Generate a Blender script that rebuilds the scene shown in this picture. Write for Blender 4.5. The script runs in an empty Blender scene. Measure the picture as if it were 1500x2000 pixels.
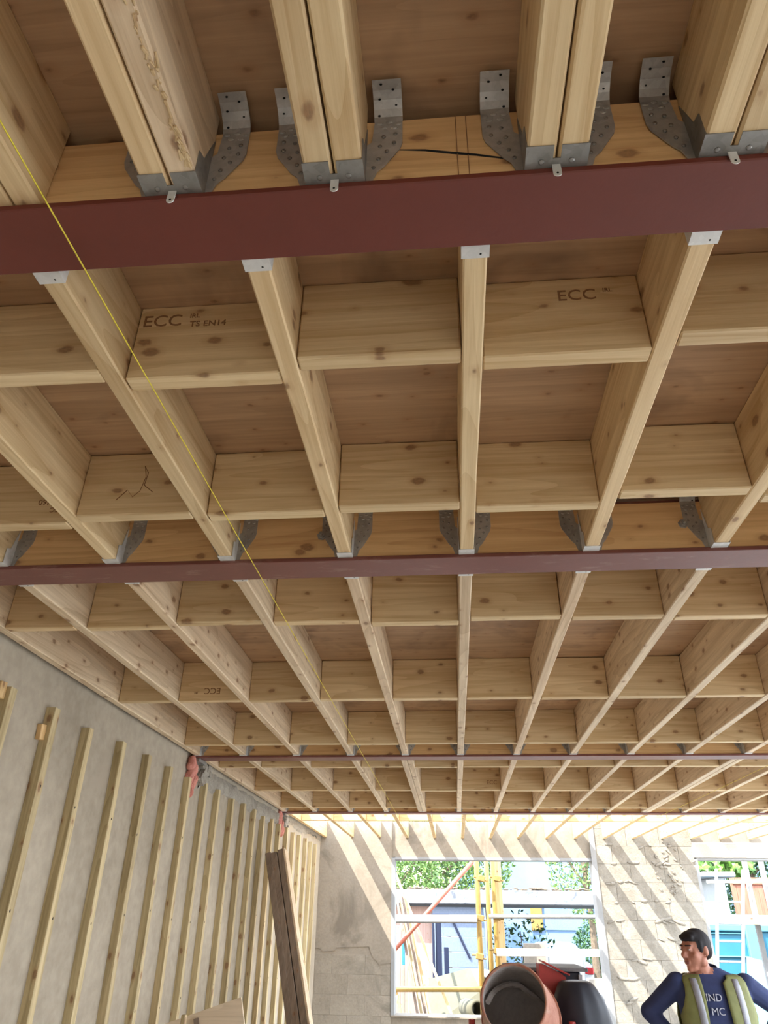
import bpy, bmesh, math, random
import numpy as np
from mathutils import Vector, Matrix, Quaternion
random.seed(7); RNG = np.random.RandomState(11)
S = bpy.context.scene; COL = S.collection

# ------------------------------------------------------------------ camera, sky, sun, exposure
CZ = 1.75                                    # lens height above the slab
RX = Vector((0.99617003, 0.08649889, 0.01277532))     # camera right in world
RD = Vector((-0.03177812, 0.49427938, -0.86872207))   # camera down
RF = Vector((-0.08145808, 0.86498892, 0.49513508))    # camera forward
cam = bpy.data.objects.new('camera', bpy.data.cameras.new('camera')); COL.objects.link(cam)
m = Matrix.Identity(4)
for i in range(3):
    m[i][0] = RX[i]; m[i][1] = -RD[i]; m[i][2] = -RF[i]
m.translation = (0, 0, CZ); cam.matrix_world = m
cam.data.sensor_fit = 'HORIZONTAL'; cam.data.sensor_width = 36; cam.data.lens = 36 * 1400 / 1500
cam.data.clip_start = 0.02; cam.data.clip_end = 300
S.camera = cam
FPX = 1400.0
def project(p):
    d = Vector(p) - Vector((0, 0, CZ)); z = d.dot(RF)
    if z < 0.05: return None
    return 750 + FPX * d.dot(RX) / z, 1000 + FPX * d.dot(RD) / z
def at(u, v, y):                              # real point at depth y seen at a given direction
    r = RX * ((u - 750) / FPX) + RD * ((v - 1000) / FPX) + RF
    return Vector((0, 0, CZ)) + r * (y / r.y)
def at_x(u, v, x):
    r = RX * ((u - 750) / FPX) + RD * ((v - 1000) / FPX) + RF
    return Vector((0, 0, CZ)) + r * (x / r.x)
def at_z(u, v, z):
    r = RX * ((u - 750) / FPX) + RD * ((v - 1000) / FPX) + RF
    return Vector((0, 0, CZ)) + r * ((z - CZ) / r.z)

SUN_DIR = Vector((0.62, 0.58, -1.0)).normalized()
w = bpy.data.worlds.new('sky'); S.world = w; w.use_nodes = True
nt = w.node_tree; bg = nt.nodes['Background']
tc = nt.nodes.new('ShaderNodeTexCoord'); sx = nt.nodes.new('ShaderNodeSeparateXYZ'); sky = nt.nodes.new('ShaderNodeValToRGB')
nt.links.new(tc.outputs['Generated'], sx.inputs[0]); nt.links.new(sx.outputs[2], sky.inputs[0])
e = sky.color_ramp.elements; e[0].position = 0.0; e[0].color = (.98, .99, 1.0, 1); e[1].position = 1.0; e[1].color = (.34, .46, .66, 1)
k = e.new(.30); k.color = (.70, .80, .93, 1)                  # hazy bright horizon, deeper blue overhead
nt.links.new(sky.outputs[0], bg.inputs[0]); bg.inputs[1].default_value = 2.2
sl = bpy.data.lights.new('sun', 'SUN'); sl.energy = 3.4; sl.angle = math.radians(0.6); sl.color = (1, .97, .91)
so = bpy.data.objects.new('sun', sl); COL.objects.link(so)
so.rotation_euler = SUN_DIR.to_track_quat('-Z', 'Y').to_euler(); so.location = (-8, -8, 14)
S.view_settings.view_transform = 'Standard'; S.view_settings.look = 'None'
S.view_settings.gamma = 1; S.view_settings.use_curve_mapping = False
S.view_settings.exposure = 2.25
S.cycles.max_bounces = 10; S.cycles.diffuse_bounces = 6
S.cycles.use_denoising = True

# ------------------------------------------------------------------ materials
def lin(r, g, b):
    f = lambda c: (c / 255 / 12.92) if c <= 10 else ((c / 255 + .055) / 1.055) ** 2.4
    return (f(r), f(g), f(b), 1)
class NB:
    def __init__(s, name):
        s.m = bpy.data.materials.new(name); s.m.use_nodes = True
        s.t = s.m.node_tree; s.b = s.t.nodes['Principled BSDF']
    def n(s, typ, **kw):
        x = s.t.nodes.new(typ)
        for k, v in kw.items():
            if k.startswith('_'): setattr(x, k[1:], v)
        return x
    def l(s, a, b): s.t.links.new(a, b)
    def ramp(s, fac, stops):
        r = s.n('ShaderNodeValToRGB'); e = r.color_ramp.elements
        while len(e) < len(stops): e.new(0.5)
        for i, (p, c) in enumerate(stops): e[i].position = p; e[i].color = c
        s.l(fac, r.inputs[0]); return r.outputs[0]
    def noise(s, vec, scale, detail=4, rough=.55, dist=0):
        x = s.n('ShaderNodeTexNoise'); x.inputs['Scale'].default_value = scale; x.inputs['Detail'].default_value = detail
        x.inputs['Roughness'].default_value = rough; x.inputs['Distortion'].default_value = dist
        s.l(vec, x.inputs['Vector']); return x.outputs['Fac']
    def mix(s, fac, a, b, mode='MIX'):
        x = s.n('ShaderNodeMix', _data_type='RGBA', _blend_type=mode)
        for sock, v in ((x.inputs[0], fac), (x.inputs[6], a), (x.inputs[7], b)):
            if isinstance(v, (int, float)): sock.default_value = v
            elif isinstance(v, tuple): sock.default_value = v
            else: s.l(v, sock)
        return x.outputs[2]
    def math(s, op, a, b=None):
        x = s.n('ShaderNodeMath', _operation=op)
        for sock, v in ((x.inputs[0], a), (x.inputs[1], b)):
            if v is None: continue
            if isinstance(v, (int, float)): sock.default_value = v
            else: s.l(v, sock)
        return x.outputs[0]
    def coords(s, scale=(1, 1, 1), rnd=True):
        tc = s.n('ShaderNodeTexCoord'); v = tc.outputs['Object']
        if rnd:
            oi = s.n('ShaderNodeObjectInfo'); sc = s.n('ShaderNodeVectorMath', _operation='SCALE')
            cb = s.n('ShaderNodeCombineXYZ'); s.l(oi.outputs['Random'], cb.inputs[0]); s.l(oi.outputs['Random'], cb.inputs[1]); s.l(oi.outputs['Random'], cb.inputs[2])
            s.l(cb.outputs[0], sc.inputs[0]); sc.inputs['Scale'].default_value = 57.3
            ad = s.n('ShaderNodeVectorMath', _operation='ADD'); s.l(v, ad.inputs[0]); s.l(sc.outputs[0], ad.inputs[1]); v = ad.outputs[0]
            s.rand = oi.outputs['Random']
        mp = s.n('ShaderNodeMapping'); mp.inputs['Scale'].default_value = scale; s.l(v, mp.inputs[0]); s.v0 = v
        return mp.outputs[0]
    def bump(s, h, strength=.3, dist=.01):
        x = s.n('ShaderNodeBump'); x.inputs['Strength'].default_value = strength; x.inputs['Distance'].default_value = dist
        s.l(h, x.inputs['Height']); s.l(x.outputs[0], s.b.inputs['Normal'])
    def fin(s, col, rough=.6, metal=0):
        if isinstance(col, tuple): s.b.inputs['Base Color'].default_value = col
        else: s.l(col, s.b.inputs['Base Color'])
        if isinstance(rough, (int, float)): s.b.inputs['Roughness'].default_value = rough
        else: s.l(rough, s.b.inputs['Roughness'])
        s.b.inputs['Metallic'].default_value = metal
        return s.m

def wood(name, axis, c_lo, c_hi, knots=1.0, var=.25, stain=None, rough=.62, grain=1.0, kscale=1.0, thick=None):
    """sawn timber, grain along one local axis"""
    q = NB(name)
    st = [9.0, 9.0, 9.0]; st[axis] = 0.55
    v = q.coords(tuple(st)); v0 = q.v0
    g1 = q.noise(v, 2.2, 5, .55, .6); 
    st2 = [60., 60., 60.]; st2[axis] = 1.4
    mp = q.n('ShaderNodeMapping'); mp.inputs['Scale'].default_value = tuple(st2); q.l(v0, mp.inputs[0])
    g2 = q.noise(mp.outputs[0], 1.6, 3, .6)
    wv = q.n('ShaderNodeMapping'); s3 = [5., 5., 5.]; s3[axis] = .35; wv.inputs['Scale'].default_value = tuple(s3); q.l(v0, wv.inputs[0])
    g3 = q.n('ShaderNodeTexNoise'); g3.inputs['Scale'].default_value = 1.1; g3.inputs['Detail'].default_value = 1.5; q.l(wv.outputs[0], g3.inputs['Vector'])
    ring = q.math('FRACT', q.math('MULTIPLY', g3.outputs['Fac'], 16.0))
    ring = q.math('POWER', ring, 2.2)
    f = q.math('ADD', q.math('MULTIPLY', g1, .65), q.math('MULTIPLY', g2, .35))
    f = q.math('ADD', f, q.math('MULTIPLY', ring, -.13 * grain))
    col = q.ramp(f, [(.25, c_lo), (.62, c_hi)])
    # per board tint
    tint = q.ramp(q.rand, [(0, (1 - var * .5, 1 - var * .65, 1 - var * .75, 1)), (.5, (1, .975, .95, 1)), (1, (1 + .0, 1 - var * .25, 1 - var * .40, 1))])
    col = q.mix(1.0, col, tint, 'MULTIPLY')
    if knots > 0:
        if thick is None: thick = 0 if axis == 1 else 1
        other = 3 - axis - thick
        sx = q.n('ShaderNodeSeparateXYZ'); q.l(v0, sx.inputs[0]); kc = q.n('ShaderNodeCombineXYZ')
        tcn = q.n('ShaderNodeTexCoord'); sn = q.n('ShaderNodeSeparateXYZ'); q.l(tcn.outputs['Normal'], sn.inputs[0])
        edge = q.math('GREATER_THAN', q.math('ABSOLUTE', sn.outputs[other]), .5)       # narrow edge of the board
        mx_ = q.n('ShaderNodeMix', _data_type='FLOAT'); q.l(edge, mx_.inputs[0]); q.l(sx.outputs[other], mx_.inputs[2]); q.l(sx.outputs[thick], mx_.inputs[3])
        q.l(q.math('MULTIPLY', sx.outputs[axis], 6.0 * kscale), kc.inputs[0]); q.l(q.math('MULTIPLY', mx_.outputs[0], 10.0 * kscale), kc.inputs[1])
        vo = q.n('ShaderNodeTexVoronoi', _feature='F1', _voronoi_dimensions='2D'); vo.inputs['Scale'].default_value = 1.0; vo.inputs['Randomness'].default_value = 1
        dn = q.noise(kc.outputs[0], 6, 2)
        q.l(kc.outputs[0], vo.inputs['Vector'])
        sp = q.n('ShaderNodeSeparateColor'); q.l(vo.outputs['Color'], sp.inputs[0])
        size = q.math('MULTIPLY', q.math('SUBTRACT', sp.outputs[0], .40), .17 * knots)   # only some cells carry a knot
        d = q.math('SUBTRACT', q.math('ADD', vo.outputs['Distance'], q.math('MULTIPLY', q.math('SUBTRACT', dn, .5), .10)), size)
        k = q.ramp(d, [(0.0, (1, 1, 1, 1)), (.05, (0, 0, 0, 1))])
        halo = q.ramp(d, [(0.0, (1, 1, 1, 1)), (.16, (0, 0, 0, 1))])
        col = q.mix(q.math('MULTIPLY', halo, .35), col, lin(158, 108, 62))
        kcol = q.ramp(q.noise(kc.outputs[0], 20, 2), [(.3, lin(84, 54, 34)), (.7, lin(140, 94, 58))])
        col = q.mix(q.math('MULTIPLY', k, .62), col, kcol)
    if stain:
        n = q.noise(q.v0, 2.6, 4, .6, .4)
        col = q.mix(q.ramp(n, [(.52, (0, 0, 0, 1)), (.72, (1, 1, 1, 1))]), col, stain)
    q.bump(q.math('ADD', g2, q.math('MULTIPLY', g1, .6)), .22, .004)
    return q.fin(col, rough)

PINE_LO, PINE_HI = lin(192, 162, 116), lin(228, 207, 166)
M = {}
for ax, nm in enumerate('xyz'):
    M['pine_' + nm] = wood('pine_' + nm, ax, PINE_LO, PINE_HI)
    M['grey_pine_' + nm] = wood('grey_pine_' + nm, ax, lin(186, 162, 130), lin(232, 214, 184), .9)
    M['treated_' + nm] = wood('treated_' + nm, ax, lin(156, 140, 100), lin(206, 191, 150), 1.1, .3)
    M['old_' + nm] = wood('old_' + nm, ax, lin(112, 97, 84), lin(148, 132, 117), .4, .2)
    M['yellow_' + nm] = wood('yellow_' + nm, ax, lin(196, 160, 106), lin(228, 200, 150), .8, .2)
M['plate'] = wood('packing_timber', 0, lin(190, 148, 98), lin(226, 190, 138), 1.25, .2)
M['ply'] = wood('deck_plywood', 0, lin(154, 122, 90), lin(192, 158, 122), .3, .16, stain=lin(122, 92, 68), rough=.55, grain=.6, thick=2)
M['sheet'] = wood('pale_sheet', 0, lin(204, 186, 160), lin(226, 210, 186), 0, .1)

def rough_mat(name, c1, c2, sc=3., bump=.5, fine=40., rough=.9, c3=None, dist=.02, rnd=False):
    q = NB(name); v = q.coords(rnd=rnd)
    a = q.noise(v, sc, 6, .6, .3); b = q.noise(v, fine, 4, .6)
    col = q.ramp(a, [(.3, c1), (.68, c2)])
    col = q.mix(.35, col, q.ramp(b, [(.35, c1), (.65, c2)]))
    if c3:
        n = q.noise(v, sc * .6 + .3, 5, .65, 1.0)
        col = q.mix(q.ramp(n, [(.55, (0, 0, 0, 1)), (.66, (1, 1, 1, 1))]), col, c3)
    q.bump(q.math('ADD', a, q.math('MULTIPLY', b, .35)), bump, dist)
    return q.fin(col, rough)
M['render'] = rough_mat('wall_render', lin(146, 136, 120), lin(180, 170, 153), 1.2, .22, 16, c3=lin(162, 151, 135))
M['render_top'] = rough_mat('wall_mortar', lin(128, 122, 112), lin(176, 170, 158), 7, .9, 45, dist=.04)
M['plaster'] = rough_mat('far_plaster', lin(124, 113, 98), lin(148, 137, 121), 1.3, .3, 30, c3=lin(114, 104, 90))
M['block'] = rough_mat('concrete_block', lin(114, 107, 95), lin(146, 139, 126), 4., .6, 40, c3=lin(122, 114, 102), dist=.03, rnd=True)
M['block_smooth'] = rough_mat('smeared_block', lin(126, 116, 101), lin(152, 142, 126), 2.0, .45, 40, c3=lin(118, 109, 95), dist=.02, rnd=True)
M['concrete'] = rough_mat('concrete', lin(160, 155, 146), lin(192, 187, 178), 3, .25, 60)
M['dark_concrete'] = rough_mat('dark_concrete', lin(100, 101, 104), lin(131, 132, 133), 4, .3, 60, c3=lin(83, 86, 92))
M['floor'] = rough_mat('slab', lin(184, 177, 164), lin(214, 207, 195), .8, .2, 25)
M['ground'] = rough_mat('yard', lin(76, 72, 68), lin(92, 89, 83), .6, .3, 20)
M['lintel'] = rough_mat('lintel_concrete', lin(150, 142, 130), lin(178, 170, 156), 2, .15, 70)
M['white'] = rough_mat('white_paint', lin(131, 131, 129), lin(144, 144, 143), 2, .1, 30, .6)
M['foam'] = rough_mat('pink_foam', lin(196, 120, 108), lin(222, 156, 140), 14, .9, 50, .85, dist=.03)
M['ridge'] = rough_mat('ridge_mortar', lin(92, 84, 74), lin(132, 122, 110), 9, .9, 50)
M['dark'] = rough_mat('dark_gap', lin(52, 48, 42), lin(78, 72, 64), 6, .5, 40)

def paint(name, c, rough=.5, metal=0, scuff=None, amt=.62, sc=6.):
    q = NB(name); v = q.coords()
    a = q.noise(v, sc, 6, .65, .5)
    c2 = tuple(min(1, x * 1.18) for x in c[:3]) + (1,)
    col = q.ramp(a, [(.3, c), (.75, c2)])
    if scuff:
        mp = q.n('ShaderNodeMapping'); mp.inputs['Scale'].default_value = (2.5, 9, 9); q.l(q.v0, mp.inputs[0])
        n = q.noise(mp.outputs[0], 2.4, 8, .75)
        col = q.mix(q.ramp(n, [(amt, (0, 0, 0, 1)), (amt + .13, (.55, .55, .55, 1))]), col, scuff)
    q.bump(q.noise(v, 60, 3), .08, .004)
    return q.fin(col, rough, metal)
M['oxide'] = paint('red_oxide', lin(100, 44, 32), .58, scuff=lin(132, 84, 70), amt=.66)
M['oxide_worn'] = paint('red_oxide_worn', lin(112, 66, 58), .42, scuff=lin(158, 128, 118), amt=.56)
def zinc(name, c1, c2, rough):
    q = NB(name); v = q.coords()
    vo = q.n('ShaderNodeTexVoronoi'); vo.inputs['Scale'].default_value = 90; q.l(v, vo.inputs['Vector'])
    sp = q.n('ShaderNodeSeparateColor'); q.l(vo.outputs['Color'], sp.inputs[0])
    n = q.noise(v, 12, 5, .6)
    f = q.math('ADD', q.math('MULTIPLY', sp.outputs[0], .14), q.math('MULTIPLY', n, .86))
    q.bump(n, .1, .004)
    return q.fin(q.ramp(f, [(.3, c1), (.7, c2)]), rough, .55)
M['zinc'] = zinc('galvanised', lin(150, 148, 144), lin(192, 190, 186), .42)
M['zinc_dark'] = zinc('galvanised_dull', lin(118, 116, 112), lin(156, 154, 150), .5)
M['zinc_bright'] = zinc('galvanised_bright', lin(200, 200, 198), lin(226, 226, 224), .45)
M['zinc_bright'].node_tree.nodes['Principled BSDF'].inputs['Metallic'].default_value = .25
def flat(name, c, rough=.6, metal=0, trans=0):
    q = NB(name); q.b.inputs['Base Color'].default_value = c
    v = q.coords(); n = q.noise(v, 25, 3)
    c2 = tuple(x * .86 for x in c[:3]) + (1,)
    q.l(q.ramp(n, [(.35, c2), (.65, c)]), q.b.inputs['Base Color'])
    q.b.inputs['Roughness'].default_value = rough; q.b.inputs['Metallic'].default_value = metal
    return q.m
M['hole'] = flat('hole_black', lin(16, 15, 14), .9)
M['nailhead'] = flat('nail_steel', lin(150, 148, 144), .35, .8)
M['ink'] = flat('stamp_ink', lin(138, 100, 66), .9)
M['bracing_yellow'] = flat('scaffold_yellow', lin(179, 144, 77), .5)
M['brace_red'] = flat('brace_red', lin(196, 112, 92), .5)
M['string'] = flat('string_yellow', lin(226, 206, 62), .6)
M['galv'] = flat('tube_steel', lin(166, 164, 159), .4, .5)
M['alu'] = flat('aluminium', lin(181, 183, 187), .4, .4)
M['navy'] = flat('navy_jumper', lin(50, 60, 100), .9)
M['trouser'] = flat('dark_trousers', lin(38, 40, 48), .9)
M['boot'] = flat('boot_leather', lin(58, 44, 34), .7)
M['skin'] = flat('skin', lin(176, 118, 96), .55)
M['lips'] = flat('lips', lin(140, 84, 74), .5)
M['hair'] = flat('hair_dark', lin(30, 26, 30), .8)
M['vest'] = flat('hi_vis', lin(128, 131, 80), .7)  # olive lowered, backlit shade put into the cloth colour
M['reflect'] = flat('reflective_grey', lin(158, 160, 170), .4)
M['print'] = flat('chest_print', lin(176, 178, 190), .8)
M['eye'] = flat('eye_white', lin(220, 214, 206), .3)
M['drum'] = rough_mat('mixer_drum', lin(150, 92, 74), lin(186, 134, 112), 5, .3, 40, .7, c3=lin(176, 150, 132))
M['drum_in'] = rough_mat('mixer_inside', lin(158, 150, 146), lin(186, 178, 173), 6, .8, 40, .9)  # cement-grey lining, lightened to carry lens glare across the mouth
M['motor_red'] = flat('motor_red', lin(176, 58, 52), .5)
M['black_plastic'] = flat('black_sheet', lin(36, 40, 52), .5)
M['rubber'] = flat('rubber', lin(28, 28, 30), .8)
M['blue_house'] = rough_mat('blue_wall', lin(108, 134, 167), lin(123, 148, 179), 1, .08, 30)
M['ochre'] = flat('ochre_frame', lin(153, 120, 62), .6)
M['glass'] = flat('window_glass', lin(120, 150, 190), .08)
M['car_white'] = flat('car_white', lin(168, 169, 170), .25)
M['tail_red'] = flat('tail_red', lin(170, 28, 34), .25)
M['grey_panel'] = flat('grey_boarding', lin(105, 115, 134), .5)
M['van_black'] = flat('black_gate', lin(30, 36, 56), .3)
M['fence_brown'] = wood('fence_brown', 2, lin(127, 78, 59), lin(158, 105, 81), .3)
M['pinkboard'] = wood('pink_boarding', 2, lin(144, 113, 102), lin(168, 141, 127), .3)
M['cream'] = rough_mat('cream_sheet', lin(94, 90, 72), lin(108, 104, 84), 3, .1, 20)
M['teal'] = paint('teal_paint', lin(37, 100, 120), .5)
M['teal_light'] = paint('teal_light', lin(83, 141, 154), .5)
M['blue'] = flat('blue_plastic', lin(60, 130, 200), .4)
M['card'] = flat('cardboard', lin(149, 137, 122), .8)
M['bark'] = rough_mat('bark', lin(86, 72, 56), lin(120, 104, 84), 8, .8, 30)
def leafmat(name, c1, c2):
    q = NB(name); v = q.coords(rnd=False)
    q.fin(q.ramp(q.noise(v, 5, 4), [(.3, c1), (.7, c2)]), .5)
    return q.m
M['leaf'] = leafmat('leaf_green', lin(64, 98, 42), lin(126, 152, 76))
M['leaf2'] = leafmat('leaf_maple', lin(66, 112, 40), lin(120, 160, 70))
M['leaf3'] = leafmat('leaf_dark', lin(36, 70, 40), lin(76, 112, 62))

# ------------------------------------------------------------------ mesh helpers
class MB:
    def __init__(s): s.v = []; s.f = []; s.mi = []
    def add(s, vs, fs, mi=0):
        o = len(s.v); s.v += [tuple(p) for p in vs]; s.f += [tuple(i + o for i in f) for f in fs]; s.mi += [mi] * len(fs); return s
    def box(s, lo, hi, c=0, mi=0):
        lo = Vector(lo); hi = Vector(hi); ctr = (lo + hi) / 2; h = (hi - lo) / 2
        return s.obox(ctr, h, Matrix.Identity(3), c, mi)
    def obox(s, ctr, h, rot, c=0, mi=0, jit=0):
        ctr = Vector(ctr); vs = []; fs = []
        if c <= 0:
            for x in (-1, 1):
                for y in (-1, 1):
                    for z in (-1, 1): vs.append(ctr + rot @ Vector((x * h[0], y * h[1], z * h[2])))
            fs = [(0, 1, 3, 2), (4, 6, 7, 5), (0, 4, 5, 1), (2, 3, 7, 6), (0, 2, 6, 4), (1, 5, 7, 3)]
            return s.add(vs, fs, mi)
        idx = {}
        for x in (-1, 1):
            for y in (-1, 1):
                for z in (-1, 1):
                    jj = Vector([random.uniform(-jit, jit) for _ in range(3)])
                    for a in range(3):
                        d = [h[0] - c, h[1] - c, h[2] - c]; d[a] = h[a]
                        idx[(x, y, z, a)] = len(vs); vs.append(ctr + rot @ (Vector((x * d[0], y * d[1], z * d[2])) + jj))
        I = idx
        def orient(f):
            p = [vs[i] for i in f]; n = (p[1] - p[0]).cross(p[2] - p[0]); mid = sum(p, Vector()) / len(p)
            return f if n.dot(mid - ctr) > 0 else tuple(reversed(f))
        for a in range(3):
            b, cc = [(1, 2), (0, 2), (0, 1)][a]
            for sg in (-1, 1):
                q = []
                for (sb, sc) in ((-1, -1), (1, -1), (1, 1), (-1, 1)):
                    k = [0, 0, 0]; k[a] = sg; k[b] = sb; k[cc] = sc; q.append(I[(k[0], k[1], k[2], a)])
                fs.append(orient(tuple(q)))
            # edges parallel to axis a
            for sb in (-1, 1):
                for sc in (-1, 1):
                    q = []
                    for (sa, fa) in ((-1, b), (-1, cc), (1, cc), (1, b)):
                        k = [0, 0, 0]; k[a] = sa; k[b] = sb; k[cc] = sc; q.append(I[(k[0], k[1], k[2], fa)])
                    fs.append(orient(tuple(q)))
        for x in (-1, 1):
            for y in (-1, 1):
                for z in (-1, 1): fs.append(orient((I[(x, y, z, 0)], I[(x, y, z, 1)], I[(x, y, z, 2)])))
        return s.add(vs, fs, mi)
    def bar(s, a, b, wx, wy, c=0, mi=0, up=None):
        a = Vector(a); b = Vector(b); d = (b - a); L = d.length; z = d.normalized()
        up = Vector(up) if up else (Vector((0, 1, 0)) if abs(z.y) < .9 else Vector((1, 0, 0)))
        x = up.cross(z).normalized(); y = z.cross(x)
        rot = Matrix((x, y, z)).transposed()
        return s.obox((a + b) / 2, (wx / 2, wy / 2, L / 2), rot, c, mi)
    def tube(s, pts, r, n=8, mi=0, cap=True):
        pts = [Vector(p) for p in pts]; rs = r if isinstance(r, (list, tuple)) else [r] * len(pts)
        vs = []; fs = []; px = None
        for i, p in enumerate(pts):
            d = (pts[min(i + 1, len(pts) - 1)] - pts[max(i - 1, 0)]).normalized()
            if px is None: px = d.orthogonal().normalized()
            px = (px - d * px.dot(d)); px = px.normalized() if px.length > 1e-6 else d.orthogonal().normalized()
            py = d.cross(px)
            for k in range(n):
                t = 2 * math.pi * k / n; vs.append(p + (px * math.cos(t) + py * math.sin(t)) * rs[i])
        for i in range(len(pts) - 1):
            for k in range(n):
                fs.append((i * n + k, i * n + (k + 1) % n, (i + 1) * n + (k + 1) % n, (i + 1) * n + k))
        if cap:
            fs.append(tuple(reversed(range(n)))); fs.append(tuple((len(pts) - 1) * n + k for k in range(n)))
        return s.add(vs, fs, mi)
    def lathe(s, origin, axis, prof, n=32, mi=0, ref=None):
        axis = Vector(axis).normalized(); px = (Vector(ref) if ref else axis.orthogonal()).normalized(); py = axis.cross(px)
        vs = []; fs = []
        for (t, r) in prof:
            for k in range(n):
                a = 2 * math.pi * k / n; vs.append(Vector(origin) + axis * t + (px * math.cos(a) + py * math.sin(a)) * r)
        for i in range(len(prof) - 1):
            for k in range(n): fs.append((i * n + k, i * n + (k + 1) % n, (i + 1) * n + (k + 1) % n, (i + 1) * n + k))
        return s.add(vs, fs, mi)
    def ell(s, c, r, rot=None, nu=14, nv=9, mi=0):
        c = Vector(c); rot = rot or Matrix.Identity(3); vs = []; fs = []
        vs.append(c + rot @ Vector((0, 0, -r[2])))
        for i in range(1, nv):
            ph = -math.pi / 2 + math.pi * i / nv
            for k in range(nu):
                t = 2 * math.pi * k / nu
                vs.append(c + rot @ Vector((r[0] * math.cos(ph) * math.cos(t), r[1] * math.cos(ph) * math.sin(t), r[2] * math.sin(ph))))
        vs.append(c + rot @ Vector((0, 0, r[2]))); top = len(vs) - 1
        for k in range(nu): fs.append((0, 1 + (k + 1) % nu, 1 + k))
        for i in range(nv - 2):
            for k in range(nu):
                a = 1 + i * nu; b = a + nu; fs.append((a + k, a + (k + 1) % nu, b + (k + 1) % nu, b + k))
        a = 1 + (nv - 2) * nu
        for k in range(nu): fs.append((a + k, a + (k + 1) % nu, top))
        return s.add(vs, fs, mi)
    def cap(s, a, b, ra, rb, mi=0):
        a = Vector(a); b = Vector(b)
        s.tube([a, b], [ra, rb], 12, mi); s.ell(a, (ra,) * 3, None, 12, 8, mi); s.ell(b, (rb,) * 3, None, 12, 8, mi); return s
    def prism(s, poly, y0, y1, mi=0):
        """polygon in xz extruded along y"""
        n = len(poly); vs = [(x, y0, z) for x, z in poly] + [(x, y1, z) for x, z in poly]
        fs = [tuple(range(n)), tuple(reversed(range(n, 2 * n)))] + [((i + 1) % n, i, n + i, n + (i + 1) % n) for i in range(n)]
        return s.add(vs, fs, mi)
    def mesh(s, name, mats, smooth=False):
        me = bpy.data.meshes.new(name); me.from_pydata(s.v, [], s.f)
        for mt in (mats if isinstance(mats, (list, tuple)) else [mats]): me.materials.append(mt)
        if any(s.mi): me.polygons.foreach_set('material_index', s.mi)
        if smooth: me.polygons.foreach_set('use_smooth', [True] * len(me.polygons))
        me.update(); return me
    def build(s, name, mats, parent=None, loc=(0, 0, 0), smooth=False):
        return link(name, s.mesh(name, mats, smooth), parent, loc)
def link(name, data, parent=None, loc=(0, 0, 0)):
    o = bpy.data.objects.new(name, data); COL.objects.link(o); o.location = loc
    if parent is not None: o.parent = parent
    return o
def fixn(o):
    bm = bmesh.new(); bm.from_mesh(o.data); bmesh.ops.recalc_face_normals(bm, faces=bm.faces[:]); bm.to_mesh(o.data); bm.free(); return o
def tag(o, label, cat, group=None, kind=None):
    o['label'] = label; o['category'] = cat
    if group: o['group'] = group
    if kind: o['kind'] = kind
    return o
def struct(o): o['kind'] = 'structure'; return o
def stuff(o): o['kind'] = 'stuff'; return o
def empty(name, loc=(0, 0, 0), rz=0):
    o = bpy.data.objects.new(name, None); COL.objects.link(o); o.location = loc; o.rotation_euler = (0, 0, rz); o.empty_display_size = .1; return o
def copy_tree(o, parent=None):
    c = o.copy(); COL.objects.link(c)
    if parent is not None: c.parent = parent
    for ch in list(o.children): copy_tree(ch, c)
    return c
ORD = ['first', 'second', 'third', 'fourth', 'fifth', 'sixth', 'seventh', 'eighth', 'ninth', 'tenth', 'eleventh', 'twelfth', 'thirteenth', 'fourteenth',
       'fifteenth', 'sixteenth', 'seventeenth', 'eighteenth', 'nineteenth', 'twentieth', 'twenty-first', 'twenty-second']
TXT = {}
def text_mesh(body, size, mat, name, extr=.0006):
    cu = bpy.data.curves.new(name, 'FONT'); cu.body = body; cu.size = size; cu.extrude = extr; cu.align_x = 'LEFT'; cu.resolution_u = 3
    ob = bpy.data.objects.new(name, cu); COL.objects.link(ob)
    dg = bpy.context.evaluated_depsgraph_get(); me = bpy.data.meshes.new_from_object(ob.evaluated_get(dg))
    bpy.data.objects.remove(ob); me.name = name; me.materials.clear(); me.materials.append(mat); return me

# ------------------------------------------------------------------ key levels (metres)
JB = CZ + 1.04            # joist bottoms
JD = .22                  # joist depth
DK = JB + JD              # underside of deck
WX = -1.915               # rendered face of the left wall
FY = 11.28                # inner face of far wall
XK = lambda k: .073 + .397 * k
B1, B2, B3, B4 = (.737, .870), (2.109, 2.242), (5.36, 5.493), (8.45, 8.583)

# ------------------------------------------------------------------ setting
struct(MB().box((-2.3, -8.2, -.15), (9.0, FY + .3, 0)).build('floor', M['floor']))
struct(MB().box((-45, -30, -.4), (60, 70, -.16)).build('ground', M['ground']))

wl = struct(MB().box((WX - .32, -8.2, -.1), (WX, FY + .3, DK)).build('wall_left', M['render']))
# torn mortar skim along the top of the wall, thick and uneven
def mortar_strip(y0, y1, n, z_lo, z_hi, t_lo, t_hi, name):
    mb = MB(); vs = []; fs = []
    for i in range(n + 1):
        y = y0 + (y1 - y0) * i / n
        zb = z_lo + .03 * math.sin(y * 3.1) + random.uniform(-.012, .012); zt = z_hi + random.uniform(-.012, .008)
        t = random.uniform(t_lo, t_hi)
        vs += [(WX - .01, y, zb), (WX + t, y, zb + .03), (WX + random.uniform(t_lo, t_hi), y, (zb + zt) / 2), (WX + t * .8, y, zt - .015), (WX - .01, y, zt)]
    for i in range(n):
        for k in range(4): fs.append((i * 5 + k, i * 5 + k + 1, i * 5 + 5 + k + 1, i * 5 + 5 + k))
    mb.add(vs, fs); o = mb.build(name, M['render_top'], wl, smooth=True); fixn(o); return o
mortar_strip(5.6, 8.4, 50, JB - .17, JB - .012, .004, .02, 'mortar_skim')
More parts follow.
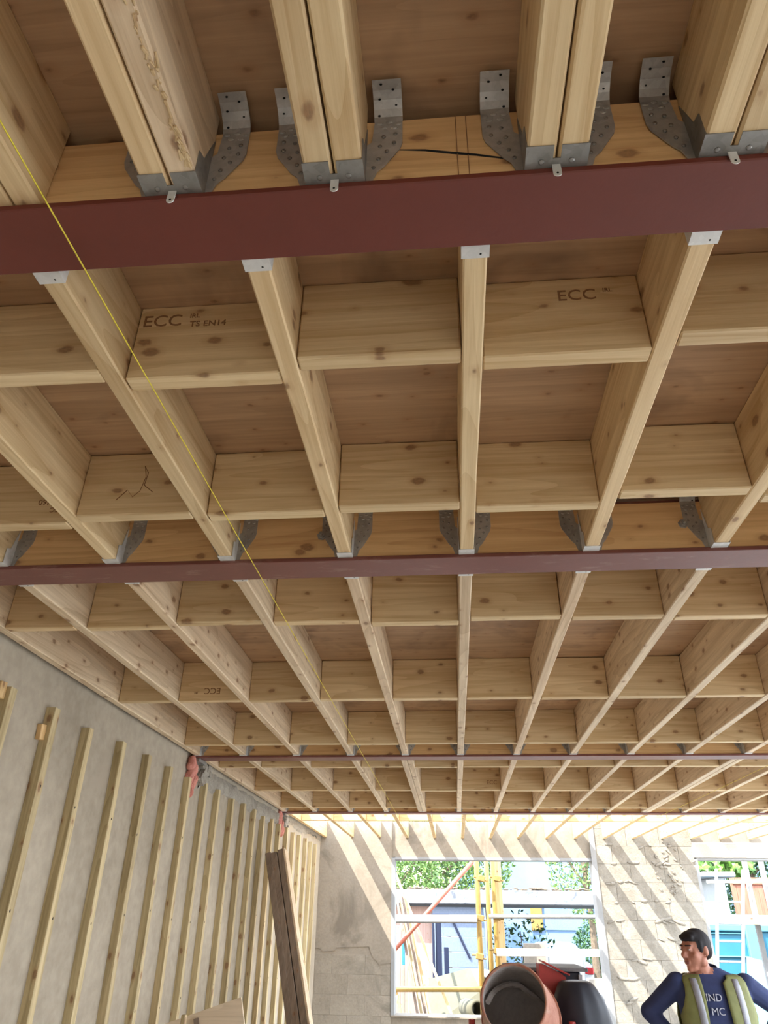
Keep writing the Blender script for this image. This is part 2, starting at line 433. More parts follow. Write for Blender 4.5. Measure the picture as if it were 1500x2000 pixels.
mortar_strip(8.7, 11.2, 30, JB - .08, JB - .012, .004, .016, 'mortar_skim')
# dark crack of uneven mortar running down the wall
mb = MB(); p = []
zz = 2.62
for i in range(46):
    p.append((WX + .004, 5.375 + .012 * math.sin(i * .4) + random.uniform(-.008, .008), zz)); zz -= .055
mb.tube(p, [random.uniform(.006, .022) for _ in p], 6); mb.build('mortar_ridge', M['ridge'], wl)
# broken pockets and pink foam round the beam bearings
for (y, s) in ((5.43, 1.0), (8.52, .8)):
    mb = MB()
    for i in range(26):
        mb.ell((WX + random.uniform(.0, .035), y - .06 + random.uniform(-.07, .06) * s, JB - .06 + random.uniform(-.21, .05) * s), (.03, random.uniform(.025, .05), random.uniform(.03, .06)), None, 8, 6)
    mb.build('foam_patch', M['foam'], wl, smooth=True)
    mb = MB(); mb.obox((WX + .02, y + .02, JB - .025), (.05, .085, .012), Matrix.Identity(3), .003)
    mb.build('bearing_plate', M['zinc_dark'], wl)
    mb = MB()
    for i in range(14):
        mb.obox((WX + .012, y + .16 + random.uniform(-.05, .18) * s, JB - .06 + random.uniform(-.08, .04)), (random.uniform(.012, .035), random.uniform(.02, .05), random.uniform(.015, .04)), Matrix.Rotation(random.uniform(-.6, .6), 3, 'X'), .004)
    stuff(mb.build('broken_mortar', M['render_top'], wl))

# far wall with two openings
wf = MB()
def wbox(x0, x1, z0, z1, y0=FY, y1=FY + .3): wf.box((x0, y0, z0), (x1, y1, z1))
OL, OR, OH, OS = -.875, 1.965, 2.53, .665
OL2, OR2, OH2 = 3.305, 6.2, 2.545
wbox(WX - .3, OL, -.1, DK); wbox(OL, OR, OH + .01, DK, FY + .035); wbox(OL, OR, -.1, OS, FY + .02)
wbox(OR, OL2, -.1, DK); wbox(OL2, OR2, 2.745, DK, FY + .05); wbox(OR2, 9, -.1, DK); wbox(OL2, OR2, -.1, .55)
wfar = struct(wf.build('wall_far', M['plaster']))
def blocks(x0, x1, z0, z1, proud, mat, jit, cham):
    z = z0; row = 0
    while z < z1 - .03:
        h = min(.215, z1 - z - .008); x = x0 - (.22 if row % 2 else 0)
        while x < x1 - .02:
            a = max(x, x0); b = min(x + .44, x1)
            if b - a > .05:
                pr = proud + random.uniform(0, jit)
                mb = MB(); mb.obox((0, 0, 0), ((b - a) / 2 + .0035, .03, h / 2 + .0045), Matrix.Identity(3), cham, jit=.001)
                mb.build('concrete_block', mat, wfar, ((a + b) / 2, FY + .03 - pr, z + h / 2))
            x += .45
        z += .225; row += 1
blocks(OR + .01, OL2 - .005, .0, DK - .012, .007, M['block'], .003, .0025)
blocks(WX + .01, OL - .01, .0, 1.35, .003, M['block_smooth'], .002, .003)
# ragged lower edge of the plaster coat on the corner pier
pts = [(600, 1300), (610, 1320), (665, 1330), (680, 1355), (790, 1350), (805, 1320), (1095, 1310), (1130, 1420), (1165, 1440), (1180, 1475), (1262, 1455)]
poly = [(at(480 + x / 4.547, 1560 + y / 4.545, FY).x, at(480 + x / 4.547, 1560 + y / 4.545, FY).z) for x, y in pts] + [(OL - .004, DK), (WX, DK)]
poly[0] = (WX, poly[0][1]); poly[10] = (OL - .004, poly[10][1])
fixn(MB().prism(poly, FY - .011, FY + .01).build('plaster_coat', M['plaster'], wfar))
# smears of mortar squeezed from the joints of the middle pier
mb = MB()
for i in range(60):
    x = random.uniform(OR + .1, OL2 - .08); z = random.choice(range(1, 13)) * .225 + random.uniform(-.03, .02)
    mb.ell((x, FY - .012, z), (random.uniform(.02, .09), .012, random.uniform(.008, .022)), Matrix.Rotation(random.uniform(-.4, .4), 3, 'Y'), 8, 5)
for i in range(40):
    mb.ell((2.95 + random.gauss(0, .13), FY - .014, 2.42 + random.gauss(0, .16)), (random.uniform(.01, .035), .012, random.uniform(.008, .02)), Matrix.Rotation(random.uniform(-1, 1), 3, 'Y'), 7, 5)
stuff(mb.build('mortar_snots', M['block'], wfar, smooth=True))
# timber / closer strips around the openings
struct(MB().box((OL - .005, FY - .012, OS), (OL + .045, FY + .26, OH)).build('trim_1', M['white']))
struct(MB().box((OL + .045, FY + .0, OH - .022), (OR - .05, FY + .28, OH + .012)).build('trim_2', M['white']))
struct(MB().box((OR - .055, FY - .03, .3), (OR + .012, FY + .24, DK - .02)).build('trim_3', M['white']))
struct(MB().box((OL2 - .0, FY + .0, .55), (OL2 + .04, FY + .27, OH2)).build('trim_4', M['white']))
struct(MB().box((OL2 - .02, FY - .008, OH2 + .012), (OR2, FY + .2, 2.725), .004).build('trim_5', M['lintel']))
struct(MB().box((OL2 - .02, FY - .002, 2.725), (OR2, FY + .2, 2.75), .003).build('trim_6', M['concrete']))
struct(MB().box((OL2 + .03, FY + .01, OH2 - .012), (OR2, FY + .27, OH2 + .012)).build('trim_7', M['white']))
struct(MB().box((OL, FY - .02, OS), (OR, FY + .3, OS + .02), .004).build('trim_8', M['plaster']))

# added unseen wall behind the lens, with a made-up roof gap for back light
struct(MB().box((-2.3, -5.6, -.1), (4.4, -5.3, DK)).build('added_wall_near', M['render']))
struct(MB().box((4.5, -5.6, -.1), (4.8, .6, DK)).build('added_wall_right', M['render']))  # added out of view to shut side sky off the near bays

# deck of plywood sheets on the first three bays (the fourth is still open to the sky)
DX0, DX1 = WX, 4.5
deck = struct(MB().box((DX0, -3.9, .0185), (DX1, 8.56, .06)).build('ceiling', M['dark'], None, (0, 0, DK)))  # slab added above the sheets so no sky leaks through the seams
yb = [-3.9, -3.3, -2.6, -1.5, -.45, .80, 2.17, 3.39, 4.61, 5.43, 6.65, 7.87, 8.56]
for i in range(len(yb) - 1):
    x = DX0; off = .9 if i % 2 else 0
    xs = [DX0] + ([-.708, .464, 1.66, 2.9] if i < 5 else [XK(k) for k in ((-2, 1, 4, 7, 10) if i % 2 else (-4, -1, 2, 5, 8))]) + [DX1]
    for a, b in zip(xs[:-1], xs[1:]):
        if b - a < .05: continue
        mb = MB(); mb.obox((0, 0, 0), ((b - a) / 2 - .001, (yb[i + 1] - yb[i]) / 2 - .001, .009), Matrix.Identity(3), .001)
        mb.build('deck_panel', M['ply'], deck, ((a + b) / 2, (yb[i] + yb[i + 1]) / 2, .009))

# ------------------------------------------------------------------ steel beams with packing timbers
BEAM_LAB = ['dark red steel beam with the double joists hung on it', 'second red steel beam out, its underside paint scuffed',
            'third red steel beam out, thin and far, ending at pink foam', 'last red steel beam, beside the roofless end bay']
beams = []
for bi, ((y0, y1), x1, om) in enumerate(((B1, 1.6, 'oxide'), (B2, 2.2, 'oxide_worn'), (B3, 4.6, 'oxide_worn'), (B4, 5.0, 'oxide_worn'))):
    x0 = WX - .05 if bi > 1 else -2.0
    yc = (y0 + y1) / 2; zf = JB - .012; t = .0145
    mb = MB(); mid = (x0 + x1) / 2; hl = (x1 - x0) / 2; I3 = Matrix.Identity(3)
    mb.obox((0, 0, t / 2), (hl, (y1 - y0) / 2, t / 2), I3, .002)
    mb.obox((0, 0, .2032 - t / 2), (hl, (y1 - y0) / 2 - .022, t / 2), I3, .002)
    mb.obox((0, 0, .1016), (hl, .004, .1016 - t / 2), I3, 0)
    o = mb.build('steel_beam', M[om], None, (mid, yc, zf))
    tag(o, BEAM_LAB[bi], 'beam', 'red steel beams'); beams.append(o)
    for sgn in (-1, 1):
        mb = MB(); hy = ((y1 - y0) / 2 - .004 - .011) / 2
        mb.obox((0, 0, 0), (hl - .002, hy, .0868), I3, .002)
        mb.build('packing_timber', M['plate'], o, (0, sgn * (.004 + hy), .1016))
    # bolts through the packing, on the near face
    bolts = {1: [at(628, 1044, y0), at(1336, 1020, y0)]}.get(bi, [])
    for b in bolts:
        mb = MB(); mb.lathe((0, 0, 0), (0, -1, 0), [(-.01, .001), (-.01, .017), (.002, .017), (.002, .011), (.012, .011), (.012, .006), (.024, .006), (.024, .0001)], 6)
        mb.build('bolt', M['galv'], o, (b.x - mid, y0 + .010 - yc, b.z - zf))

# ------------------------------------------------------------------ joist hangers (built once per width, meshes shared)
def hanger_meshes(w, wings, tongue):
    """local frame: joist end at y=0 pointing -y, bottom centre of joist at z=0"""
    h = w / 2; t = .0018; out = {}
    mb = MB()
    # seat with a notch in its front edge
    L = .047
    if tongue:
        for sx in (-1, 1): mb.box((min(sx * .006, sx * (h + t)), -L, -t), (max(sx * .006, sx * (h + t)), 0, 0))
        mb.box((-.006, -L + .022, -t), (.006, 0, 0))
    else: mb.box((-h - t, -L, -t), (h + t, 0, 0))
    for sx in (-1, 1):
        a, b = sorted((sx * h, sx * (h + t)))
        vs = []
        prof = [(-L, 0), (0, 0), (0, .15), (-.012, .11), (-L * .55, .062), (-L, .052)]
        mb.add([(a, y, z) for y, z in prof] + [(b, y, z) for y, z in prof],
               [tuple(range(6)), tuple(reversed(range(6, 12)))] + [((i + 1) % 6, i, 6 + i, 6 + (i + 1) % 6) for i in range(6)])
    me = mb.mesh('joist_hanger', M['zinc_dark' if tongue else 'zinc_bright'])
    out['body'] = me
    if wings:
        for sx in (-1, 1):
            mb = MB()
            poly = [(0, .0), (.012, .004), (.02, .03), (.031, .042), (.058, .088), (.062, .105), (.062, .168), (.014, .168), (.010, .11), (0, .10)]
            pts = [(sx * (h + x), z) for x, z in poly]
            n = len(pts); y0, y1 = -t, 0
            mb.prism(pts, y0, y1)
            # strap bending out under the deck
            rows = [(-.0, .166), (-.002, .176), (-.010, .186), (-.022, .194), (-.036, .199), (-.052, .202)]
            vs = []
            for (y, z) in rows:
                vs += [(sx * (h + .013), y - t, z), (sx * (h + .0625), y - t, z), (sx * (h + .0625), y, z + t * .6), (sx * (h + .013), y, z + t * .6)]
            fs = []
            for i in range(len(rows) - 1):
                for k in range(4): fs.append((i * 4 + k, i * 4 + (k + 1) % 4, i * 4 + 4 + (k + 1) % 4, i * 4 + 4 + k))
            fs.append((0, 1, 2, 3)); fs.append(tuple(len(vs) - 4 + k for k in (3, 2, 1, 0)))
            mb.add(vs, fs)
            # dimpled swage across the strap
            for (x, z) in ((.022, .160), (.040, .163), (.055, .157), (.030, .148), (.048, .146)):
                mb.ell((sx * (h + x), -t, z), (.006, .0022, .004), None, 8, 5)
            out['wing%d' % sx] = mb.mesh('hanger_wing', M['zinc'])
        mb = MB(); hb = MB()
        for sx in (-1, 1):
            for (x, z) in ((.022, .062), (.036, .082), (.024, .096), (.048, .104), (.030, .122), (.05, .128), (.014, .040)):
                mb.ell((sx * (h + x), -t - .001, z), (.0038, .002, .0038), None, 8, 5)
            for (x, y, z) in ((.022, -.0035, .178), (.052, -.014, .190), (.024, -.023, .1945), (.048, -.036, .1985), (.028, -.045, .2005)):
                hb.ell((sx * (h + x), y - t, z), (.0026, .0016, .0026), None, 8, 5)
        for sx in ((-.5, .5) if tongue else ()): mb.ell((sx * h, -.02, -t - .0005), (.005, .005, .0018), None, 8, 5)
        out['nails'] = mb.mesh('nail_heads', M['nailhead']); out['holes'] = hb.mesh('nail_holes', M['hole'])
    else:
        hb = MB()
        hb.ell((h * .55, -.012, -t), (.0022, .0022, .0008), None, 7, 4); hb.ell((-h * .4, -L + .009, -t), (.0022, .0022, .0008), None, 7, 4)
        out['holes'] = hb.mesh('nail_holes', M['hole'])
    if tongue:
        mb = MB(); poly = [(-.0066, -.001), (.0066, -.001)] + [(.0066 * math.cos(a), -.026 - .0066 * math.sin(a)) for a in [math.pi * i / 8 for i in range(9)]]
        n = len(poly); yb_ = lambda z: -.0135 - .05 * abs(z)
        mb.add([(x, yb_(z), z) for x, z in poly] + [(x, yb_(z) - .0016, z) for x, z in poly],
               [tuple(range(n)), tuple(reversed(range(n, 2 * n)))] + [((i + 1) % n, i, n + i, n + (i + 1) % n) for i in range(n)])
        mb.ell((0, yb_(-.025) - .0016, -.025), (.0022, .0012, .0022), None, 7, 4, 1)
        out['tongue'] = mb.mesh('seat_tab', [M['zinc_bright'], M['hole']])
    return out
HM_D = hanger_meshes(.094, True, True); HM_S = hanger_meshes(.047, True, False); HM_F = hanger_meshes(.047, False, False); HM_F2 = hanger_meshes(.094, False, False)
def put_hanger(HM, parent, loc, flip=False, full=True):
    h = link('joist_hanger', HM['body'], parent, loc)
    if flip: h.rotation_euler = (0, 0, math.pi)
    for k, nm in (('wing-1', 'hanger_wing'), ('wing1', 'hanger_wing'), ('tongue', 'seat_tab')):
        if k in HM: link(nm, HM[k], h)
    if full:
        for k, nm in (('nails', 'nail_heads'), ('holes', 'nail_holes')):
            if k in HM: stuff(link(nm, HM[k], h))
    return h

# ------------------------------------------------------------------ joists
def timber_mesh(L, w=.044, d=JD, c=.003, name='joist', mat='pine_y', n=6, bow=.0008):
    """length along y from 0 to L, bottom centre at origin, slightly wavy edges"""
    mb = MB(); vs = []; fs = []
    prof = [(-w / 2 + c, 0), (w / 2 - c, 0), (w / 2, c), (w / 2, d - c), (w / 2 - c, d), (-w / 2 + c, d), (-w / 2, d - c), (-w / 2, c)]
    for i in range(n + 1):
        jx, jz = (random.uniform(-bow, bow), random.uniform(-bow, bow) * .6) if 0 < i < n else (0, 0)
        for x, z in prof: vs.append((x + jx, L * i / n, z + (jz if z < d / 2 else 0)))
    for i in range(n):
        for k in range(8): fs.append((i * 8 + k, i * 8 + 8 + k, i * 8 + 8 + (k + 1) % 8, i * 8 + (k + 1) % 8))
    fs.append(tuple(range(8))); fs.append(tuple(n * 8 + k for k in reversed(range(8))))
    mb.add(vs, fs); return mb.mesh(name, M[mat])
def seen(p0, p1, n=24, m=12):
    for i in range(n + 1):
        q = project(Vector(p0).lerp(Vector(p1), i / n))
        if q and -m < q[0] < 1500 + m and -m < q[1] < 2000 + m: return True
    return False
joist_x = {}
# bay 0: doubled joists on the near side of the first beam
D0 = [(-.708, 'double joist half cut off by the top corner of the view, beside the yellow string'),
      (-.427, 'double joist with splintered chips along its lower edge'),
      (-.157, 'double joist of two yellow planks, metal tab under its hanger bright white'),
      (.196, 'double joist with a band of rough torn grain on one underside'),
      (.464, 'double joist at the corner, cut by the edge of the view, smooth pale side'), (.76, 'double joist over the near bay just past the right edge of the view')]
for i, (x, lab) in enumerate(D0):
    e = empty('double_joist', (x, B1[0] + .009, JB + .003)); tag(e, lab, 'joist', 'doubled joists over the near bay')
    for s, mt in ((-1, 'pine_y'), (1, 'grey_pine_y' if i == 1 else 'pine_y')):
        me = timber_mesh(3.5, .0455, JD - .003, .004, 'plank', mt, 10, .002)
        link('plank', me, e, (s * .0246, -3.5, 0))
    if i: put_hanger(HM_D, e, (0, 0, 0))
# splinters on the chipped one
chip = [o for o in bpy.data.objects if o.get('label', '').startswith('double joist with splintered')][0]
mb = MB()
for i in range(90):
    y = -.06 - random.random() ** 1.3 * .36
    mb.obox((.039 + random.gauss(0, .0035), y, random.uniform(-.001, .0025)), (random.uniform(.001, .003), random.uniform(.003, .011), random.uniform(.001, .0025)),
            Matrix.Rotation(random.uniform(-.4, .4), 3, 'Z') @ Matrix.Rotation(random.uniform(-.4, .4), 3, 'X'), .001)
stuff(mb.build('splinters', M['pine_y'], chip))

BAYS = {1: (B1[1], B2[0], 'between the first and second steel beams', 'pine_y'), 2: (B2[1], B3[0], 'between the second and third steel beams', 'grey_pine_y'),
        3: (B3[1], B4[0], 'between the third and last steel beams', 'grey_pine_y'), 4: (B4[1], FY + .06, 'in the roofless end bay over the far wall', 'yellow_y')}
FULL = {1: 'first to second', 2: 'second to third', 3: 'third to last', 4: 'last to far wall'}
for bay, (y0, y1, where, mat) in BAYS.items():
    off = .062 if bay == 4 else 0
    ks = [(-1.860 if bay < 4 else -1.85)] + [XK(k) + off for k in range(-4, 13)]
    double = {3: [round(XK(-1), 3), round(XK(5), 3)]}.get(bay, [])
    a, b = y0 - .012, y1 + .012
    if bay == 4: b = FY + .03
    vis = [x for x in ks if seen((x, a, JB), (x, b, JB))]
    near = [x for x in ks if x < 4.4 and (x in vis or seen((x, a, JB), (x, b, JB), 24, 700))]
    joist_x[bay] = (vis, ks)
    meshes = [timber_mesh(b - a, .044, JD, .0035, 'joist', mat if bay != 1 else 'pine_y', 8, .001) for _ in range(3)]
    for i, x in enumerate(near):
        inview = x in vis; rank = ORD[vis.index(x)] if inview else ''; out = [q for q in near if q not in vis]
        dbl = round(x, 3) in double
        wall = x < -1.8
        if dbl:
            o = empty('double_joist', (x, a, JB))
            for s in (-1, 1): link('plank', timber_mesh(b - a, .044, JD, .0035, 'plank', mat), o, (s * .0235, 0, 0))
        else:
            o = link('joist', meshes[i % 3], None, (x, a, JB))
        if not inview:
            side_ = 'right' if x > vis[-1] else 'left'; n_ = sorted((q for q in out if (q > vis[-1]) == (x > vis[-1])), key=lambda q: abs(q - vis[-1 if side_ == 'right' else 0])).index(x)
            lab = 'pine joist ' + where + ', ' + ORD[n_] + ' past the view\'s ' + side_ + ' edge'
        elif wall: lab = 'pine joist against the rendered wall, ' + where
        else: lab = ('doubled' if dbl else 'single') + ' pine joist ' + where + ', ' + rank + ' from the left'
        tag(o, lab, 'joist', 'joists ' + where)
        if bay < 4: put_hanger(HM_F2 if dbl else HM_F, o, (0, .0, 0), True)
        if bay < 4: put_hanger(HM_S, o, (0, b - a, 0), False)

# ------------------------------------------------------------------ noggins
N1 = {-4: 1.135, -3: 1.153, -2: 1.188, -1: 1.147, 0: 1.170, 1: 1.125, 2: 1.15}
N2_ = {-5: 1.80, -4: 1.82, -3: 1.78, -2: 1.797, -1: 1.776, 0: 1.801, 1: 1.742, 2: 1.79}
rows = [(1, 'first', lambda k: N1.get(k, 1.15), 'pine_x'), (1, 'second', lambda k: N2_.get(k, 1.79), 'pine_x'),
        (2, 'first', lambda k: 2.69 + .02 * ((k * 7) % 3 - 1), 'pine_x'), (2, 'second', lambda k: 3.85 + .004 * (k % 2), 'pine_x'), (2, 'third', lambda k: 4.975, 'pine_x'),
        (3, 'first', lambda k: 5.81 + .006 * (k % 2), 'pine_x'), (3, 'second', lambda k: 6.97 + .01 * (k % 2), 'pine_x'), (3, 'third', lambda k: 8.138, 'pine_x'),
        (4, 'only', lambda k: 9.28, 'yellow_x')]
NOG = {}
bname = {1: 'first', 2: 'second', 3: 'third', 4: 'last'}
for bay, rown, yf, mat in rows:
    ks = joist_x[bay][1]
    made = []
    for j in range(len(ks) - 1):
        xa, xb = ks[j] + .0235, ks[j + 1] - .0235
        if bay == 3:
            if round(ks[j], 3) in (round(XK(-1), 3), round(XK(5), 3)): xa += .024
            if round(ks[j + 1], 3) in (round(XK(-1), 3), round(XK(5), 3)): xb -= .024
        if bay == 4 and xa > 4.6: continue
        y = yf(j - 5)
        inv = seen((xa + .03, y, JB), (xb - .03, y, JB), 6, 0) or seen((xa + .03, y, JB + .2), (xb - .03, y, JB + .2), 6, 0)
        if not inv and (xb > 4.4 or not seen((xa, y, JB), (xb, y, JB), 6, 450)): continue
        made.append((j, xa, xb, y, inv))
    first_ = next(i for i, t_ in enumerate(made) if t_[4]); last_ = max(i for i, t_ in enumerate(made) if t_[4])
    for i, (j, xa, xb, y, inv) in enumerate(made):
        i -= first_
        L = xb - xa; mb = MB(); d = JD - .002
        mb.obox((0, .022, d / 2), (L / 2, .022, d / 2), Matrix.Rotation(random.uniform(-.006, .006), 3, 'Z'), .0035)
        o = mb.build('noggin', M[mat], None, ((xa + xb) / 2, y, JB + random.uniform(-.002, .003)))
        pos = ORD[i] + ' from the left' if inv else (ORD[i - (last_ - first_) - 1] + ' past the view\'s right edge' if i > 0 else ORD[-i - 1] + ' past the view\'s left edge')
        tag(o, 'pine noggin in %s row beyond %s steel beam, %s' % (rown, bname[bay], pos), 'noggin', 'noggins %s' % BAYS[bay][2])
        NOG[(bay, rown, j - 5)] = o

# mill stamps printed on some noggins and one joist
def stamp(o, lines, x, z, flip=False, name='stamp'):
    for body, size, dx, dz in lines:
        key = (body, size)
        if key not in TXT: TXT[key] = text_mesh(body, size, M['ink'], 'stamp')
        t = link(name, TXT[key], o, (x + dx * (-1 if flip else 1), -.0008, z + dz * (-1 if flip else 1)))
        t.rotation_euler = (math.pi / 2, math.pi if flip else 0, 0)
if (1, 'first', -2) in NOG: stamp(NOG[(1, 'first', -2)], [('ECC', .05, 0, 0), ('TS EN14', .024, .115, -.006), ('IRL', .018, .112, .022)], -.165, .155)
if (1, 'first', 0) in NOG: stamp(NOG[(1, 'first', 0)], [('ECC', .045, 0, 0), ('IRL', .016, .10, .02)], -.005, .15)
if (1, 'second', -4) in NOG: stamp(NOG[(1, 'second', -4)], [('EC01460', .028, 0, 0), ('FEC', .024, .02, .03)], .17, .085, True)
if (2, 'second', -4) in NOG: stamp(NOG[(2, 'second', -4)], [('ECC', .05, 0, 0), ('IRL', .018, .13, .02)], .06, .07, True)
if (3, 'second', 0) in NOG: stamp(NOG[(3, 'second', 0)], [('ECC', .05, 0, 0)], .05, .05)
# pencil squiggle on a noggin and set-out lines on the packing timber
if (1, 'second', -3) in NOG:
    o = NOG[(1, 'second', -3)]; mb = MB()
    pts = [(-.05, .05), (-.02, .085), (.0, .06), (.02, .08), (.03, .13), (.02, .17), (.035, .145), (.03, .10), (.06, .075)]
    mb.tube([(x - .01, -.0008, z) for x, z in pts], .0012, 4); mb.build('pencil_mark', M['ink'], o)
mb = MB()
for u in (888, 908):
    p = at(u, 215, B1[0] + .011); q = at(u + 4, 335, B1[0] + .011)
    mb.tube([(p.x - beams[0].location.x, B1[0] + .0102 - beams[0].location.y, .188), (p.x - beams[0].location.x, B1[0] + .0102 - beams[0].location.y, .016)], .0009, 4)
mb.build('pencil_mark', M['ink'], beams[0])
# long dark shake in the packing timber of the first beam
mb = MB(); pts = [at(u, v, B1[0] + .01) for u, v in ((770, 292), (830, 293), (880, 298), (930, 302), (980, 308), (1030, 322))]
mb.tube([(p.x - beams[0].location.x, B1[0] + .0105 - beams[0].location.y, p.z - beams[0].location.z) for p in pts], [.0008, .002, .0025, .0022, .0016, .0006], 5)
mb.build('shake', M['hole'], beams[0])

# ------------------------------------------------------------------ string lines
def string(a, b, lab):
    a = Vector(a); b = Vector(b); mid = (a + b) / 2; mb = MB()
    pts = [a.lerp(b, i / 20) - mid + Vector((0, 0, -.004 * math.sin(math.pi * i / 20))) for i in range(21)]
    mb.tube(pts, .0015, 5); tag(mb.build('string_line', M['string'], None, mid, True), lab, 'string')
A = at_z(0, 235, CZ + 1.012); B = at_z(797, 1628, CZ + 1.016); A = A + (A - B).normalized() * .6
string(A, B, 'yellow builder\'s string running under all the joists')
string(at_z(1288, 1594, CZ + 1.018), at_z(1502, 1494, CZ + 1.018), 'thin yellow string under the far joists, away from the rendered wall')

# ------------------------------------------------------------------ wall battens
BT = [(2.925, .854), (3.312, .865), (3.685, .856), (4.113, .876), (4.512, .881), (4.905, .881), (5.30, .878), (5.689, .9), (6.031, .905), (6.458, .895), (6.851, .907),
      (7.237, .908), (7.606, .892), (7.992, .908), (8.351, .898), (8.76, .905), (9.156, .895), (9.542, .904), (9.963, .908), (10.345, .9), (10.70, .902)]
BT = [(2.54, .855)] + BT
for i, (y, z) in enumerate(BT):
    top = CZ + z; mb = MB()
    w_ = .049 + random.uniform(-.002, .003)
    vs = []; fs = []
    n = 6; c = .002; d_ = .045
    prof = [(0, -w_ / 2), (d_ - c, -w_ / 2), (d_, -w_ / 2 + c), (d_, w_ / 2 - c), (d_ - c, w_ / 2), (0, w_ / 2)]
    for k in range(n + 1):
        j = random.uniform(-.004, .004) if 0 < k < n else 0
        for x, yy in prof: vs.append((x, yy + j, top * k / n))
    for k in range(n):
        for q in range(6): fs.append((k * 6 + q, k * 6 + (q + 1) % 6, k * 6 + 6 + (q + 1) % 6, k * 6 + 6 + q))
    fs.append(tuple(reversed(range(6)))); fs.append(tuple(n * 6 + q for q in range(6)))
    mb.add(vs, fs)
    mt = 'treated_z'
    o = mb.build('wall_batten', M[mt], None, (WX + .0005, y, 0))
    lab = 'upright batten on the rendered wall, %s from the far corner' % ORD[len(BT) - 1 - i]
    tag(o, lab, 'batten', 'upright battens on the rendered wall')
    hb = MB()
    for zz in np.arange(.3, top - .1, .48): hb.ell((d_, random.uniform(-.008, .008), zz + random.uniform(-.05, .05)), (.0012, .005, .007), None, 6, 4)
    stuff(hb.build('screw_holes', M['hole'], o))
    if i in (1, 2):
        mb = MB(); mb.obox((0, 0, 0), (.012, .022, .035), Matrix.Rotation(.1, 3, 'X'), .002); mb.build('packer', M['yellow_z'], o, (.012, -.045, top - (.02 if i == 1 else .12)))

# ------------------------------------------------------------------ leaning timbers, sheet
ld = empty('leaning_timbers', (-1.55, 7.4, 0))
tag(ld, 'dark weathered timbers nailed together, leaning against the battens', 'timber')
top = at_x(541, 1664, -1.72); bot = at(586, 2000, top.y - .25)
dirv = (top - bot).normalized(); foot = bot - dirv * (bot.z / dirv.z)
side = Vector((1, 0, 0)) - dirv * dirv.x; side.normalize()
for i, (dx, ddep, dl) in enumerate(((-.075, .015, 0), (-.02, -.01, -.01), (.045, -.012, .0))):
    mb = MB(); mb.bar(foot + side * dx - ld.location, top + side * dx + dirv * dl - ld.location, .058, .12, .004, up=(0, 1, 0))
    fixn(mb.build('plank', M['old_z'], ld))
mb = MB(); mb.bar(foot + side * .086 + Vector((0, .02, 0)) - ld.location, top + side * .08 + Vector((0, .02, 0)) - ld.location, .018, .16, .002, up=(0, 1, 0)); mb.build('plank', M['grey_pine_z'], ld)  # pale slip standing in for the lit right side of the stack

C = at(472, 1948, 5.0); e1 = (at(320, 2001, 4.98) - C).normalized(); e2 = at(484, 2000, 4.965) - C
e2 = (e2 - e1 * e2.dot(e1)).normalized(); nrm = e1.cross(e2)
Lc = max(.2, (C.z - .02) / -(e2.z)) * .9
mb = MB(); c0 = C + e1 * .27 + e2 * Lc / 2
rot = Matrix((e1, e2, nrm)).transposed()
mb.obox((0, 0, 0), (.27, Lc / 2, .009), rot, .001)
sh = mb.build('plywood_sheet', M['sheet'], None, c0); tag(sh, 'pale plywood sheet standing on edge by the battens', 'sheet')
mb = MB(); mb.obox(C + e1 * .27 + e2 * .11 - nrm * .016 - c0 if nrm.y > 0 else C + e1 * .27 + e2 * .11 + nrm * .016 - c0, (.014, .08, .008), rot, .001); mb.build('cleat', M['old_z'], sh)
p = at(360, 1982, 4.2)
mb = MB(); mb.bar((0, 0, 0), (.02, 0, p.z), .02, .03, .002); tag(mb.build('offcut_stick', M['treated_z'], None, (p.x - .02, p.y, 0)), 'short timber stick upright below the battens', 'stick')

# ------------------------------------------------------------------ scaffold outside the far wall
def tube_between(u0, v0, u1, v1, y, r, name, mat, parent, y1=None, n=8):
    a = at(u0, v0, y); b = at(u1, v1, y1 if y1 else y); mb = MB(); o = parent.location
    mb.tube([a - o, b - o], r, n); return mb.build(name, mat, parent, smooth=True)
SY = 12.9
sc_ = empty('scaffold', (at(935, 1800, SY).x, SY, 0)); tag(sc_, 'yellow and steel tube scaffold outside the wide opening', 'scaffold')
def upright(u, v, y, r, mat, top=5.2):
    p = at(u, v, y); mb = MB(); o = sc_.location
    mb.tube([Vector((p.x, y, -.16)) - o, Vector((p.x, y, top)) - o], r, 10); return mb.build('standard', mat, sc_, smooth=True)
upright(937, 1830, SY, .040, M['bracing_yellow']); upright(970, 1830, SY + .15, .040, M['bracing_yellow'])
upright(957, 1830, SY + .9, .040, M['bracing_yellow'])
mb = MB(); p = at(980, 1830, SY + .2); mb.obox(Vector((p.x, SY + .3, 1.4)) - sc_.location, (.055, .03, 1.6), Matrix.Identity(3), .004); mb.build('timber_upright', M['yellow_z'], sc_)
tube_between(740, 1932, 944, 1932, SY - .06, .036, 'ledger', M['bracing_yellow'], sc_)
tube_between(955, 1790, 1215, 1791, SY + .1, .030, 'ledger', M['galv'], sc_)
tube_between(945, 1911, 990, 1913, SY + .05, .03, 'ledger', M['galv'], sc_)
tube_between(735, 1895, 930, 1675, SY + .12, .034, 'brace', M['brace_red'], sc_)
def board(u0, v0, u1, v1, y, h, t, name, mat, parent):
    a = at(u0, v0, y); b = at(u1, v1, y); mb = MB(); o = parent.location
    mb.bar(a - o, b - o, h, t, .004, up=(0, 1, 0)); return mb.build(name, mat, parent)
board(740, 1793, 932, 1794, SY - .10, .10, .05, 'scaffold_board', M['white'], sc_)
board(740, 1801, 932, 1802, SY - .13, .02, .03, 'board_band', M['dark'], sc_)
